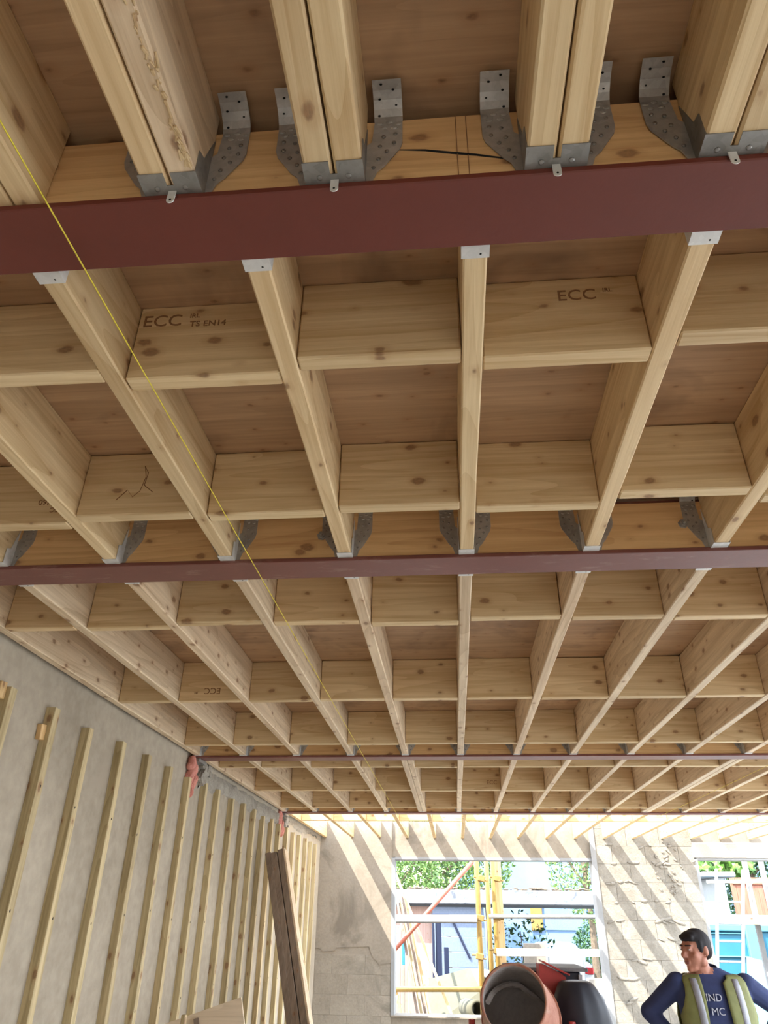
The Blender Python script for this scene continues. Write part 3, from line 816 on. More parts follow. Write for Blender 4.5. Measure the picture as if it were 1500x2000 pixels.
board(970, 1860, 1215, 1862, SY - .02, .10, .035, 'guard_board', M['sheet'], sc_)
for (u, v, y) in ((940, 1716, SY), (938, 1793, SY), (937, 1868, SY), (971, 1716, SY + .15), (971, 1791, SY + .15), (971, 1858, SY + .15)):
    p = at(u, v, y); mb = MB(); mb.obox((0, 0, 0), (.06, .05, .045), Matrix.Rotation(.2, 3, 'Y'), .012); mb.tube([(-.06, -.02, .02), (-.12, -.03, .02)], .014, 6); mb.tube([(.05, -.02, -.03), (.1, -.03, -.03)], .012, 6)
    mb.build('coupler', M['ochre'], sc_, p - sc_.location)

# timbers stood against the scaffold
for i, (u0, v0, u1, v1, y, wd, mt, lab) in enumerate((
    (774, 1748, 815, 1978, SY + .22, .05, 'old_z', 'grey edged plank in the bundle leaning on the scaffold board, outermost'),
    (780, 1745, 823, 1978, SY + .29, .05, 'treated_z', 'greenish plank second in the bundle leaning on the scaffold board'),
    (786, 1748, 831, 1980, SY + .36, .05, 'old_z', 'dark plank third in the bundle leaning on the scaffold board'),
    (791, 1750, 840, 1980, SY + .43, .06, 'yellow_z', 'yellow plank at the inner side of the bundle leaning on the scaffold board'),
    (766, 1690, 880, 1976, SY + .75, .055, 'yellow_z', 'long straight yellow prop slanting down behind the red brace'),
    (760, 1880, 783, 1978, SY + .10, .055, 'yellow_z', 'short yellow timber leaning by the jamb under the red brace'))):
    a = at(u0, v0, y + .1); b = at(u1, v1, y - .25); d = (b - a).normalized(); foot = a + d * ((a.z + .15) / -d.z)
    mb = MB(); mb.bar(foot - foot, a - foot, wd * .8, .042, .004, up=(0, 1, 0))
    tag(mb.build('leaning_plank', M[mt], None, foot), lab, 'plank', 'timbers leaning on the scaffold')
for (u, y, w_, lab) in ((1186, 12.4, .075, 'yellow timber post standing just outside the pier with diagonal shadows'),):
    p = at(u, 1880, y); mb = MB()
    for dx in (-.045, .045): mb.obox((dx, 0, .72), (.042, .035, .88), Matrix.Identity(3), .004)
    tag(mb.build('timber_post', M['yellow_z'], None, (p.x, y, 0)), lab, 'post')

# ------------------------------------------------------------------ yard, garage, house, car
gy = 20.0
ga = empty('garage', (at(950, 1800, gy).x, gy, -.16)); tag(ga, 'flat roofed concrete garage across the yard with weathered edge slab', 'garage')
def gpart(name, u0, v0, u1, v1, y0, y1, mat, parent, c=0):
    """box whose front face fills the given outline at depth y0"""
    a = at(u0, v0, y0); b = at(u1, v1, y0); o = parent.location if parent is not None else Vector()
    mb = MB(); mb.box(Vector((min(a.x, b.x), y0, min(a.z, b.z))) - o, Vector((max(a.x, b.x), y1, max(a.z, b.z))) - o, c); return mb.build(name, mat, parent)
gpart('roof_slab', 640, 1735, 1230, 1770, gy, gy + 4.5, M['dark_concrete'], ga, .02)
mb = MB()
for i in range(260):
    x = random.uniform(-4.5, 3.8); y = random.uniform(.05, 2.5); mb.ell((x, y, at(950, 1735, gy).z + .16 + .01), (random.uniform(.02, .09), random.uniform(.02, .08), random.uniform(.01, .035)), None, 6, 4)
stuff(mb.build('roof_debris', M['bark'], ga))
zt = at(850, 1770, gy).z + .16
for i in range(7):
    z0 = i * zt / 7
    mb = MB(); x0 = at(846, 1850, gy + .3).x - ga.location.x; x1 = at(948, 1850, gy + .3).x - ga.location.x
    mb.box((x0, .3, z0 + .006), (x1, .36, z0 + zt / 7 - .006), .006); mb.build('wall_panel', M['grey_panel'], ga)
mb = MB(); x0 = at(640, 1850, gy + .5).x - ga.location.x; mb.box((x0, .5, 0), (at(846, 1850, gy + .4).x - ga.location.x, .6, zt)); mb.build('side_panel', M['pinkboard'], ga)
gpart('column', 948, 1770, 958, 1905, gy + .2, gy + .5, M['van_black'], ga)
mb = MB(); a = at(880, 1790, gy + .28) - ga.location; b = at(918, 1872, gy + .28) - ga.location
mb.tube([a, b], .03, 6); c_ = at(906, 1874, gy + .25) - ga.location
mb.build('strut', M['van_black'], ga)
# black double gate leaf standing open
gt = empty('gate_leaf', (at(862, 1850, 18.5).x, 18.5, -.16)); tag(gt, 'black metal gate leaf standing open before the grey boarding', 'gate')
gpart('gate_panel', 843, 1788, 866, 1990, 18.5, 18.56, M['van_black'], gt, .01); gpart('gate_panel', 867, 1850, 880, 1990, 18.47, 18.53, M['van_black'], gt, .01)
gpart('gate_stile', 866, 1792, 870, 1990, 18.46, 18.52, M['grey_panel'], gt, .005); gpart('gate_stile', 850, 1792, 852, 1990, 18.47, 18.5, M['grey_panel'], gt, .005); gpart('gate_rail', 842, 1784, 878, 1794, 18.45, 18.58, M['van_black'], gt, .01)
# boarded fence beside the jamb
fb = empty('board_fence', (at(780, 1850, 15).x, 15, -.16)); tag(fb, 'pinkish board fence behind the leaning planks', 'fence')
for i in range(5):
    u0 = 742 + i * 14; gpart('fence_board', u0, 1806 + random.uniform(-2, 2), u0 + 13, 2006, 15, 15.03, M['pinkboard'], fb, .004)
sp = empty('spirit_level', (at(788, 1850, 13.6).x, 13.6, 0)); 
gpart('level_body', 785, 1838, 791, 1885, 13.6, 13.63, M['blue'], sp, .004); gpart('level_end', 785, 1885, 791, 2065, 13.6, 13.63, M['card'], sp, .004)
tag(sp, 'blue topped strip propped between the pinkish boards and planks', 'strip')

house = empty('blue_house', (at(1050, 1800, 33).x, 33, -.16)); tag(house, 'pale blue rendered house beyond the garage and car', 'house')
gpart('wall', 955, 1560, 1560, 1915, 33, 36, M['blue_house'], house)
gpart('window', 1062, 1768, 1150, 1818, 32.94, 33.05, M['glass'], house, .01)
gpart('shutter', 1035, 1768, 1062, 1818, 32.9, 33.0, M['ochre'], house, .02); gpart('shutter', 1150, 1768, 1164, 1830, 32.9, 33.0, M['ochre'], house, .02)
gpart('window_head', 1030, 1762, 1166, 1768, 32.88, 33.0, M['dark_concrete'], house, .01)
hl2 = empty('grey_house', (at(900, 1700, 40).x, 40, -.16)); tag(hl2, 'distant grey house between the hedge and the blue wall', 'house')
gpart('wall', 890, 1640, 985, 1893, 40, 43, M['blue_house'], hl2); gpart('window', 905, 1690, 935, 1722, 39.9, 40.05, M['glass'], hl2)

# car
CY = 24.5
cx = at(1098, 1860, CY).x
car = empty('car', (cx, CY, -.16)); tag(car, 'white saloon car parked facing away under the blue house', 'car')
def loft(rings, mat, name, parent, mi=None):
    mb = MB(); n = len(rings[0]); vs = [p for r in rings for p in r]; fs = []
    for i in range(len(rings) - 1):
        for k in range(n): fs.append((i * n + k, i * n + (k + 1) % n, (i + 1) * n + (k + 1) % n, (i + 1) * n + k))
    fs.append(tuple(range(n))); fs.append(tuple((len(rings) - 1) * n + k for k in reversed(range(n))))
    mb.add(vs, fs); o = mb.build(name, mat, parent, smooth=True); fixn(o)
    md = o.modifiers.new('sub', 'SUBSURF'); md.levels = 1; md.render_levels = 2; return o
def sec(y, hw, z0, z1, r=.75):
    return [(-hw * .9, y, z0), (hw * .9, y, z0), (hw, y, z0 + .15), (hw, y, z1 - .18), (hw * .93, y, z1 - .02), (hw * r, y, z1), (-hw * r, y, z1), (-hw * .93, y, z1 - .02), (-hw, y, z1 - .18), (-hw, y, z0 + .15)]
loft([sec(-.02, .78, .34, .86), sec(.06, .86, .26, .93), sec(.5, .9, .22, .97), sec(1.1, .91, .2, .95), sec(3.2, .91, .2, .93), sec(4.1, .88, .22, .82), sec(4.5, .8, .3, .7)], M['car_white'], 'body', car)
def gsec(y, hb, ht, z0, z1): return [(-hb, y, z0), (hb, y, z0), (hb * .97, y, z0 + .1), (ht, y, z1 - .06), (ht * .85, y, z1), (-ht * .85, y, z1), (-ht, y, z1 - .06), (-hb * .97, y, z0 + .1)]
loft([gsec(.62, .78, .75, .88, 1.0), gsec(.9, .8, .66, .88, 1.24), gsec(1.25, .8, .62, .88, 1.42), gsec(2.3, .8, .62, .88, 1.44), gsec(3.3, .8, .72, .86, .96)], M['car_white'], 'cabin', car)
mb = MB(); mb.add([(-.66, .66, .99), (.66, .66, .99), (.54, 1.10, 1.36), (-.54, 1.10, 1.36), (-.66, .70, .99), (.66, .70, .99), (.54, 1.14, 1.36), (-.54, 1.14, 1.36)],
    [(0, 1, 2, 3), (7, 6, 5, 4), (0, 4, 5, 1), (1, 5, 6, 2), (2, 6, 7, 3), (3, 7, 4, 0)]); o = mb.build('rear_window', M['glass'], car, (0, -.035, .02))
for sx in (-1, 1):
    mb = MB(); mb.obox((0, 0, 0), (.15, .03, .085), Matrix.Rotation(-sx * .18, 3, 'Z'), .02); mb.build('tail_light', M['tail_red'], car, (sx * .68, .01, .74))
    for y in (.95, 3.6):
        mb = MB(); mb.lathe((0, 0, 0), (sx, 0, 0), [(-.09, .001), (-.09, .29), (-.06, .31), (.07, .31), (.09, .29), (.09, .18), (.08, .001)], 20); mb.build('wheel', M['rubber'], car, (sx * .80, y, .31), smooth=False)
    mb = MB(); mb.obox((0, 0, 0), (.09, .05, .06), Matrix.Identity(3), .02); mb.build('wing_mirror', M['car_white'], car, (sx * .93, 2.6, 1.0))
mb = MB(); mb.obox((0, 0, 0), (.86, .09, .13), Matrix.Identity(3), .05); mb.build('bumper', M['car_white'], car, (0, .02, .45))
mb = MB(); mb.obox((0, 0, 0), (.26, .012, .06), Matrix.Identity(3), .006); mb.build('number_plate', M['white'], car, (0, -.06, .70))
mb = MB(); mb.obox((0, 0, 0), (.14, .012, .012), Matrix.Identity(3), .004); mb.build('boot_trim', M['grey_panel'], car, (0, -.03, .86))

# planting
def leaves_mesh(n, box, size, seed, shape='ell'):
    r = np.random.RandomState(seed); mb = MB(); vs = []; fs = []
    for i in range(n):
        while True:
            p = r.uniform(-1, 1, 3)
            if shape == 'box' or np.dot(p, p) <= 1: break
        if shape == 'ell' and r.rand() < .5: p = p / max(np.linalg.norm(p), .2) * r.uniform(.8, 1.02)
        c = Vector(p * np.array(box)); q = Quaternion(r.normal(size=4)).normalized(); s = size * r.uniform(.6, 1.3)
        b = len(vs)
        for d in ((0, -1, 0), (.42, -.1, .1), (0, 1, .05), (-.42, -.1, .1)): vs.append(c + q @ Vector(d) * s)
        fs.append((b, b + 1, b + 2, b + 3))
    mb.add(vs, fs); return mb
def tree(name, loc, box, zc, n, size, mat, label, seed, trunk=.12, cat='tree', shape='ell'):
    t = empty(name, loc); tag(t, label, cat)
    f = leaves_mesh(n, box, size, seed, shape).build('foliage', mat, t, (0, 0, zc)); stuff(f)
    mb = MB(); mb.tube([(0, 0, 0), (.05, 0, zc * .5), (0, .03, zc + box[2] * .5)], [trunk, trunk * .8, trunk * .3], 8)
    for k in range(4):
        a = k * 1.6; mb.tube([(0, 0, zc - box[2] * .4), (math.cos(a) * box[0] * .6, math.sin(a) * box[1] * .6, zc + box[2] * .3)], [trunk * .5, trunk * .15], 6)
    mb.build('trunk', M['bark'], t); return t
p = at(845, 1700, 30); tree('hedge', (p.x, 30, -.16), (3.0, 1.2, 2.2), 4.0, 11000, .085, M['leaf'], 'tall sunlit green hedge beyond the garage roof', 3, cat='hedge')
p = at(762, 1720, 26.5); tree('shrub', (p.x, 26.5, -.16), (1.7, .9, 1.8), 3.3, 5000, .085, M['leaf'], 'yellow green shrub low at the jamb end of the hedge', 4, cat='shrub')
p = at(900, 1690, 33.0); tree('tree', (p.x - .6, 33.0, -.16), (1.2, 1.0, 2.4), 4.4, 4000, .085, M['leaf3'], 'dark green tree before the distant grey house', 5)
p = at(1142, 1700, 27.5); tree('tree', (p.x, 27.5, -.16), (1.25, 1.0, 1.7), 3.6, 2600, .075, M['leaf'], 'light green tree in front of the blue house wall', 6)
p = at(1166, 1845, 30.0); tree('bush', (p.x, 30.0, -.16), (.95, .8, 1.0), .95, 4000, .06, M['leaf3'], 'dark round bush beside the white car', 7, .05, 'bush')
p = at(1018, 1838, 23); tree('sapling', (p.x, 23, -.16), (.9, .5, 1.0), 1.2, 420, .08, M['leaf3'], 'thin leafy sapling left of the white car', 8, .03, 'sapling')
p = at(1000, 1880, 21.5); tree('weed_clump', (p.x, 21.5, -.16), (.5, .4, .25), .25, 200, .08, M['leaf'], 'low weed clump at the foot of the garage column', 9, .02, 'plant')

# rubbish sheets, tube, crates between wall and garage
def solid(name, u0, v0, u1, v1, y0, dep, mat, label, cat, c=.004):
    a = at(u0, v0, y0); b = at(u1, v1, y0); x0, x1 = sorted((a.x, b.x)); z0, z1 = sorted((a.z, b.z)); z0 = min(z0, 0)
    mb = MB(); mb.box((-(x1 - x0) / 2, 0, z0), ((x1 - x0) / 2, dep, z1), c)
    return tag(mb.build(name, mat, None, ((x0 + x1) / 2, y0, 0)), label, cat)
def leaning_panel(name, pts, y, t, mat, label, cat):
    ps = [at(u, v, y + dy) for u, v, dy in pts]; o = ps[0].copy(); o.z = 0
    n = (ps[1] - ps[0]).cross(ps[2] - ps[0]).normalized() * t; k = len(ps); mb = MB()
    mb.add([p - o for p in ps] + [p + n - o for p in ps], [tuple(range(k)), tuple(reversed(range(k, 2 * k)))] + [((i + 1) % k, i, k + i, k + (i + 1) % k) for i in range(k)])
    ob = mb.build(name, mat, None, o); fixn(ob); return tag(ob, label, cat)
leaning_panel('cream_panel', ((838, 1912, .4), (918, 1890, .4), (940, 1935, .1), (944, 2010, -.1), (832, 2010, -.1)), 14.2, .02, M['cream'], 'cream insulation panel dumped outside below the grey boarding', 'panel')
leaning_panel('white_sheet', ((915, 1892, .3), (972, 1895, .3), (975, 2010, -.1), (925, 2010, -.1)), 14.9, .02, M['white'], 'white sheet standing behind the scaffold uprights', 'sheet')
p = at(926, 1970, 13.4); mb = MB(); mb.lathe((0, 0, 0), (.25, -1, .05), [(-.5, .09), (-.5, .12), (.22, .12), (.22, .085), (-.45, .085)], 20)
tag(mb.build('tube', M['cream'], None, p, True), 'cream cardboard tube lying with open end towards us', 'tube')
solid('rubble_bank', 800, 1984, 960, 2010, 12.35, .12, M['ground'], 'pale rubble bank below the tube and planks', 'rubble', .05)
solid('carton', 1022, 1842, 1070, 1912, 13.6, .03, M['card'], 'pale cardboard carton standing before the white car', 'carton')
solid('white_cabinet', 1070, 1868, 1144, 1915, 13.8, .4, M['white'], 'white cabinet top below the white car', 'cabinet', .01)
solid('low_wall', 1150, 1912, 1185, 1925, 15.5, .3, M['card'], 'low pale wall end between the black wrap and timber post', 'wall')
solid('yard_block', 1145, 1940, 1190, 2010, 14.5, .6, M['white'], 'white block pile beside the timber post', 'blocks', .02)

# ------------------------------------------------------------------ beyond the second opening
bx = empty('teal_container', (at(1445, 1880, 17).x, 17, -.16)); tag(bx, 'teal painted steel container seen behind the person and ladder', 'container')
gpart('side', 1360, 1818, 1560, 2030, 17.05, 19.2, M['teal'], bx, .02)
gpart('top_rail', 1355, 1804, 1565, 1821, 16.98, 17.1, M['teal_light'], bx, .02)
for (a, b) in ((1356, 1366), (1484, 1500), (1555, 1566)): gpart('post', a, 1804, b, 2030, 16.95, 17.1, M['teal_light'], bx, .02)
gpart('mid_rail', 1360, 1866, 1486, 1871, 16.99, 17.1, M['teal_light'], bx, .01); gpart('mid_rail', 1360, 1822, 1486, 1825, 17.0, 17.1, M['teal_light'], bx, .005)
leaning_panel('teal_door', ((1458, 1868, .2), (1530, 1886, -.2), (1530, 2020, -.4), (1462, 2020, 0)), 16.2, .05, M['teal_light'], 'pale teal steel door swung open from the container', 'door')
for i, (u0, u1) in enumerate(((1388, 1410), (1412, 1428), (1443, 1460), (1462, 1484))):
    solid_ = gpart('paper_sack', u0, 1793, u1, 1803.5, 17.0, 17.3, M['white'], None, .02)
    tag(solid_, ['white sack on the container top beside the person', 'white sack second along the container top', 'white sack third along the container top', 'white sack last along the container top'][i], 'sack', 'white sacks on the container')
pf = empty('scaffold_platform', (at(1430, 1790, 13.0).x, 13.0, 0)); tag(pf, 'scaffold platform of pale boards outside the second opening', 'platform')
a = at(1355, 1791, 12.95); 
for i in range(4):
    mb = MB(); y = 12.95 + i * .232
    mb.box((-1.0 + .0, 0, 0), (2.4, .225, .038), .005); mb.build('platform_board', M['sheet'], pf, (a.x - pf.location.x + 1.0, y - 13.0, a.z - .0))
b_ = at(1360, 1797, 12.88); mb = MB(); mb.box((0, 0, -.05), (3.4, .04, .045), .004); mb.build('toe_board', M['grey_pine_x'], pf, (b_.x - pf.location.x - .1, -.12, b_.z))
for u in (1472, 1505):
    p = at(u, 1760, 13.35); mb = MB(); mb.obox((0, 0, 1.8), (.035, .035, 1.95), Matrix.Identity(3), .004); mb.build('post', M['white'], pf, (p.x - pf.location.x, .4, 0))
q = at(1380, 1722, 13.3); q2 = at(1510, 1721, 13.3); mb = MB(); mb.tube([q - pf.location, q2 - pf.location], .024, 8); mb.build('guard_rail', M['galv'], pf)
ld2 = empty('ladder', (at(1420, 1850, 12.7).x, 12.7, 0)); tag(ld2, 'aluminium ladder rising through the second opening', 'ladder')
def lad(u, v, y): return at(u, v, y) - ld2.location
for (ut, vt, ub, vb) in ((1399, 1697, 1403, 1990), (1451, 1699, 1452, 1990)):
    a = lad(ut, vt, 12.80); b = lad(ub, vb, 12.55); d = (b - a).normalized(); b = a + d * ((a.z) / -d.z)
    mb = MB(); mb.bar(b, a, .034, .06, .004, up=(0, 1, 0)); mb.build('rail', M['alu'], ld2)
for v in (1722, 1761, 1803, 1838, 1878, 1920, 1965):
    f_ = (v - 1697) / 293; mb = MB(); mb.tube([lad(1400 + 3 * f_, v, 12.8 - .25 * f_), lad(1451, v + 1, 12.8 - .25 * f_)], .016, 8); mb.build('rung', M['alu'], ld2)
vn = empty('white_shed', (at(1410, 1750, 19).x, 19, -.16)); tag(vn, 'white shed wall end with sloping cap beyond the ladder', 'shed')
gpart('side_wall', 1376, 1712, 1402, 1815, 20.0, 22, M['concrete'], vn); gpart('front_wall', 1398, 1712, 1434, 1815, 19, 21.9, M['white'], vn, .02)
gpart('cap', 1372, 1702, 1438, 1713, 18.9, 22.1, M['white'], vn, .02)
ff = empty('brown_fence', (at(1480, 1740, 22).x, 22, -.16)); tag(ff, 'red brown plank fence on a bank behind the white hose', 'fence')
for i in range(13):
    u0 = 1434 + i * 10.5; gpart('fence_plank', u0, 1714, u0 + 9.8, 1812, 22, 22.04, M['fence_brown'], ff, .005)
gpart('fence_rail', 1430, 1719, 1580, 1729, 21.95, 22.0, M['fence_brown'], ff, .01)
mb = MB(); pts = [at(1470, 1762, 13.2), at(1466, 1745, 13.2), at(1466, 1730, 13.2), at(1473, 1719, 13.2), at(1484, 1717, 13.2), at(1496, 1718, 13.2)]
o_ = pts[0].copy(); mb.tube([p - o_ for p in pts], .010, 6); tag(mb.build('hose', M['white'], None, o_, True), 'white hose looped over the scaffold guard rail', 'hose')
# maple: broad lobed leaves hanging close, darker crown behind
def maple_leaf(s):
    pts = []
    for i in range(10):
        a = -math.pi / 2 + 2 * math.pi * i / 10; r = s * (1.0 if i % 2 == 0 else .55); pts.append((r * math.cos(a), r * math.sin(a), .12 * s * math.sin(3 * a)))
    return pts
t = empty('maple_tree', (at(1430, 1690, 26).x + .5, 26, -.16)); tag(t, 'maple tree with broad bright leaves above the shed', 'tree')
mb = MB(); r = np.random.RandomState(5)
for i in range(420):
    c = at(r.uniform(1360, 1470), r.uniform(1640, 1708) if r.rand() < .7 else r.uniform(1600, 1660), 24.4 + r.uniform(0, 2)) - t.location
    q = Quaternion((1, r.normal() * .4, r.normal() * .4, r.normal() * .6)).normalized() @ Quaternion((.8, .6, 0, 0))
    ps = [c + q @ Vector(p) for p in maple_leaf(.19 * r.uniform(.7, 1.3))]; mb.add(ps, [tuple(range(10))])
stuff(mb.build('leaves', M['leaf2'], t))
stuff(leaves_mesh(7000, (2.6, 1.0, 1.9), .09, 12).build('foliage', M['leaf3'], t, (.6, .3, 3.9)))
mb = MB(); mb.tube([(0, .3, 0), (.1, .3, 2.4), (0, .3, 4.4)], [.2, .16, .06], 8)
for k in range(5): mb.tube([(.05, .3, 2.6 + .2 * k), (math.cos(k * 1.9) * 1.8, .3 + .5 * math.sin(k * 1.9), 4 + .2 * k)], [.07, .02], 6)
mb.build('trunk', M['bark'], t)

# ------------------------------------------------------------------ cement mixer
MY = 5.55
mc = at(1003, 1953, MY); ax = Vector((.20, 1, -.42)).normalized()
mx = empty('cement_mixer', (mc.x + .15, MY + .3, 0)); tag(mx, 'cement mixer with its dirty drum mouth turned towards us', 'mixer')
o = mc - mx.location
mb = MB(); prof = [(.0, .196), (-.012, .204), (-.004, .214), (.02, .210), (.05, .216), (.20, .238), (.30, .250), (.34, .252), (.36, .252), (.40, .246), (.58, .21), (.66, .17), (.68, .0001)]
mb.lathe(o, ax, prof, 40); dr = mb.build('drum', M['drum'], mx, smooth=True)
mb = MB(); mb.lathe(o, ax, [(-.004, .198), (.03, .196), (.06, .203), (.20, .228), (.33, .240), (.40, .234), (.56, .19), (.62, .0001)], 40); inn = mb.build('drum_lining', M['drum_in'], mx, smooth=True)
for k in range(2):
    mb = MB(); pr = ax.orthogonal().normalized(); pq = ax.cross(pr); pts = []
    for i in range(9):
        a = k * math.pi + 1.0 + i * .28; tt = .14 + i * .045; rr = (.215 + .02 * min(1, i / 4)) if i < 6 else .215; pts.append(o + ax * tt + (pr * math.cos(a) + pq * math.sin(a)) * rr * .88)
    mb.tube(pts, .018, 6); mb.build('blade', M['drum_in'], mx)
mb = MB(); mb.lathe(o, ax, [(.325, .251), (.325, .264), (.365, .264), (.365, .251)], 40); mb.build('ring_gear', M['drum'], mx)
# motor housing on the far side, yoke, stand, wheels, tilt wheel
hp = at(1080, 1926, MY + .72) - mx.location
mb = MB(); mb.prism([(-.10, -.16), (.085, -.16), (.085, .06), (.05, .085), (-.06, .135), (-.10, .14)], -.11, .11); ho = mb.build('motor_housing', M['motor_red'], mx, hp); fixn(ho)
mb = MB(); mb.bar((-.075, 0, .155), (.11, 0, .075), .012, .27, .003, up=(0, 1, 0)); mb.build('housing_lid', M['motor_red'], mx, hp)
dc = o + ax * .36
for sx in (-1, 1):
    mb = MB(); mb.tube([dc + Vector((sx * .33, 0, 0)), dc + Vector((sx * .33, 0, -.18)), dc + Vector((sx * .30, .05, -.42)), Vector((dc.x + sx * .26, dc.y + .05, .42))], .022, 8); mb.build('yoke_arm', M['motor_red'], mx)
for sx in (-1, 1):
    for sy in (-1, 1):
        mb = MB(); mb.tube([(dc.x + sx * .14, dc.y + .05, .55), (dc.x + sx * .22, dc.y + sy * .36, .03 if sy < 0 else .15)], .02, 8); mb.build('stand_leg', M['motor_red'], mx)
    mb = MB(); mb.lathe((0, 0, 0), (sx, 0, 0), [(-.03, .001), (-.03, .13), (.03, .13), (.03, .001)], 18); mb.build('wheel', M['rubber'], mx, (dc.x + sx * .26, dc.y + .36, .13))
mb = MB(); mb.bar((dc.x - .3, dc.y + .05, .44), (dc.x + .3, dc.y + .05, .44), .05, .05, .004); mb.build('cross_beam', M['motor_red'], mx)
mb = MB(); mb.tube([(dc.x - .42 + .14 * 0, dc.y + .16 * math.cos(a), dc.z - .2 + .16 * math.sin(a)) for a in [2 * math.pi * i / 16 for i in range(17)]], .012, 6); mb.build('tilt_wheel', M['rubber'], mx)

# black wrapped load with a mortar board on it, behind the mixer
wy = 6.5
bl = solid('plank_table', 992, 1896, 1131, 1916, wy, .5, M['dark_concrete'], 'x', 'table', .004); bpy.data.objects.remove(bl)
sd = empty('spot_board', (at(1066, 1892, wy).x, wy, 0)); tag(sd, 'dark grey spot board on a black crate behind the mixer', 'board')
zb = at(1066, 1896, wy).z
mb = MB(); x0 = at(990, 1892, wy).x - sd.location.x; x1 = at(1146, 1892, wy).x - sd.location.x
mb.box((x0, -.05, zb), (x1, .62, zb + .022), .004); mb.build('board', M['dark_concrete'], sd)
mb = MB(); mb.box((x0 + .02, 0, 0), (x1 - .05, .55, zb - .001), .01); mb.build('crate', M['black_plastic'], sd)
mb = MB(); mb.box((0, 0, zb - .1), (.03, .02, zb - .02), .003); mb.build('clip', M['alu'], sd, (x1 - .07, -.022, 0))
# draped black sheeting over a tall bundle
bs = empty('black_sheeting', (at(1122, 1960, 6.05).x + .02, 6.05, 0)); tag(bs, 'black plastic sheeting draped over a bundle beside the mixer', 'sheeting')
mb = MB(); rings = []; n = 28
ztop = at(1110, 1917, 5.9).z
for i, (z, rx, ry) in enumerate(((0, .20, .18), (.4, .205, .18), (.8, .215, .19), (1.02, .205, .18), (ztop - .16, .19, .17), (ztop - .07, .15, .14), (ztop - .015, .12, .11), (ztop, .09, .09), (ztop + .002, .0, .0))):
    ring = []
    for k in range(n):
        a = 2 * math.pi * k / n; wv = 1 + (.05 * math.sin(5 * a + z * 3) + .035 * math.sin(11 * a - z * 5)) * (1 if z < ztop - .03 else .3)
        ring.append((rx * wv * math.cos(a) + .16 * (1 - z / ztop), ry * wv * math.sin(a), z))
    rings.append(ring)
vs = [p for r_ in rings for p in r_]; fs = []
for i in range(len(rings) - 1):
    for k in range(n): fs.append((i * n + k, i * n + (k + 1) % n, (i + 1) * n + (k + 1) % n, (i + 1) * n + k))
mb.add(vs, fs); sh_ = mb.build('sheet', M['black_plastic'], bs, smooth=True); md = sh_.modifiers.new('s', 'SUBSURF'); md.levels = 1; md.render_levels = 2

# ------------------------------------------------------------------ the person
PX, PY = at(1384, 1890, 5.6).x, 5.6
def remeshed(mb, voxel, name, smooth_it=4):
    me = mb.mesh(name + '_src', []); ob = bpy.data.objects.new(name + '_src', me); COL.objects.link(ob)
    md = ob.modifiers.new('r', 'REMESH'); md.mode = 'VOXEL'; md.voxel_size = voxel; md.use_smooth_shade = True
    if smooth_it: ms = ob.modifiers.new('s', 'SMOOTH'); ms.factor = .5; ms.iterations = smooth_it
    dg = bpy.context.evaluated_depsgraph_get(); out = bpy.data.meshes.new_from_object(ob.evaluated_get(dg))
    bpy.data.objects.remove(ob); bpy.data.meshes.remove(me); out.name = name; out.materials.clear()
    out.polygons.foreach_set('use_smooth', [True] * len(out.polygons)); return out
HC = Vector((-.075, -.045, 1.605))                           # head centre, feet at the origin
fd = Vector((-.86, -.50, -.06)).normalized(); hx = Vector((0, 0, 1)).cross(fd).normalized() * -1; hz = hx.cross(fd)
if hz.z < 0: hz = -hz
HR = Matrix((hx, fd, hz)).transposed()                       # columns: right of the head, forward, up
def H(x, y, z): return HC + HR @ Vector((x, y, z))
body = MB()
# torso as stacked elliptical rings
tr = [(.80, .175, .115, .01), (.92, .19, .125, .01), (1.02, .192, .124, .01), (1.14, .202, .126, .0), (1.26, .218, .130, -.005), (1.35, .226, .126, .0), (1.42, .222, .106, .005), (1.465, .178, .082, .01), (1.50, .095, .068, .01), (1.515, .066, .060, .01)]
def torso_at(z):
    for a, b in zip(tr[:-1], tr[1:]):
        if a[0] <= z <= b[0]:
            f_ = (z - a[0]) / (b[0] - a[0]); return tuple(a[i] + (b[i] - a[i]) * f_ for i in range(4))
    return tr[-1] if z > 1.5 else tr[0]
n = 28; vs = []; fs = []
for z, a, b, cy in tr:
    for k in range(n):
        t_ = 2 * math.pi * k / n; c_, s_ = math.cos(t_), math.sin(t_); e_ = .85
        vs.append((a * math.copysign(abs(c_) ** e_, c_), cy + b * math.copysign(abs(s_) ** e_, s_), z))
for i in range(len(tr) - 1):
    for k in range(n): fs.append((i * n + k, i * n + (k + 1) % n, (i + 1) * n + (k + 1) % n, (i + 1) * n + k))
fs.append(tuple(reversed(range(n)))); fs.append(tuple((len(tr) - 1) * n + k for k in range(n)))
body.add(vs, fs)
body.cap((-.028, .012, 1.45), HC + Vector((.012, .02, -.075)), .062, .056)      # neck
arms = {-1: [(-.21, .01, 1.425), (-.385, .12, 1.265), (-.235, -.015, 1.085)], 1: [(.21, .01, 1.425), (.43, .10, 1.285), (.245, -.02, 1.095)]}
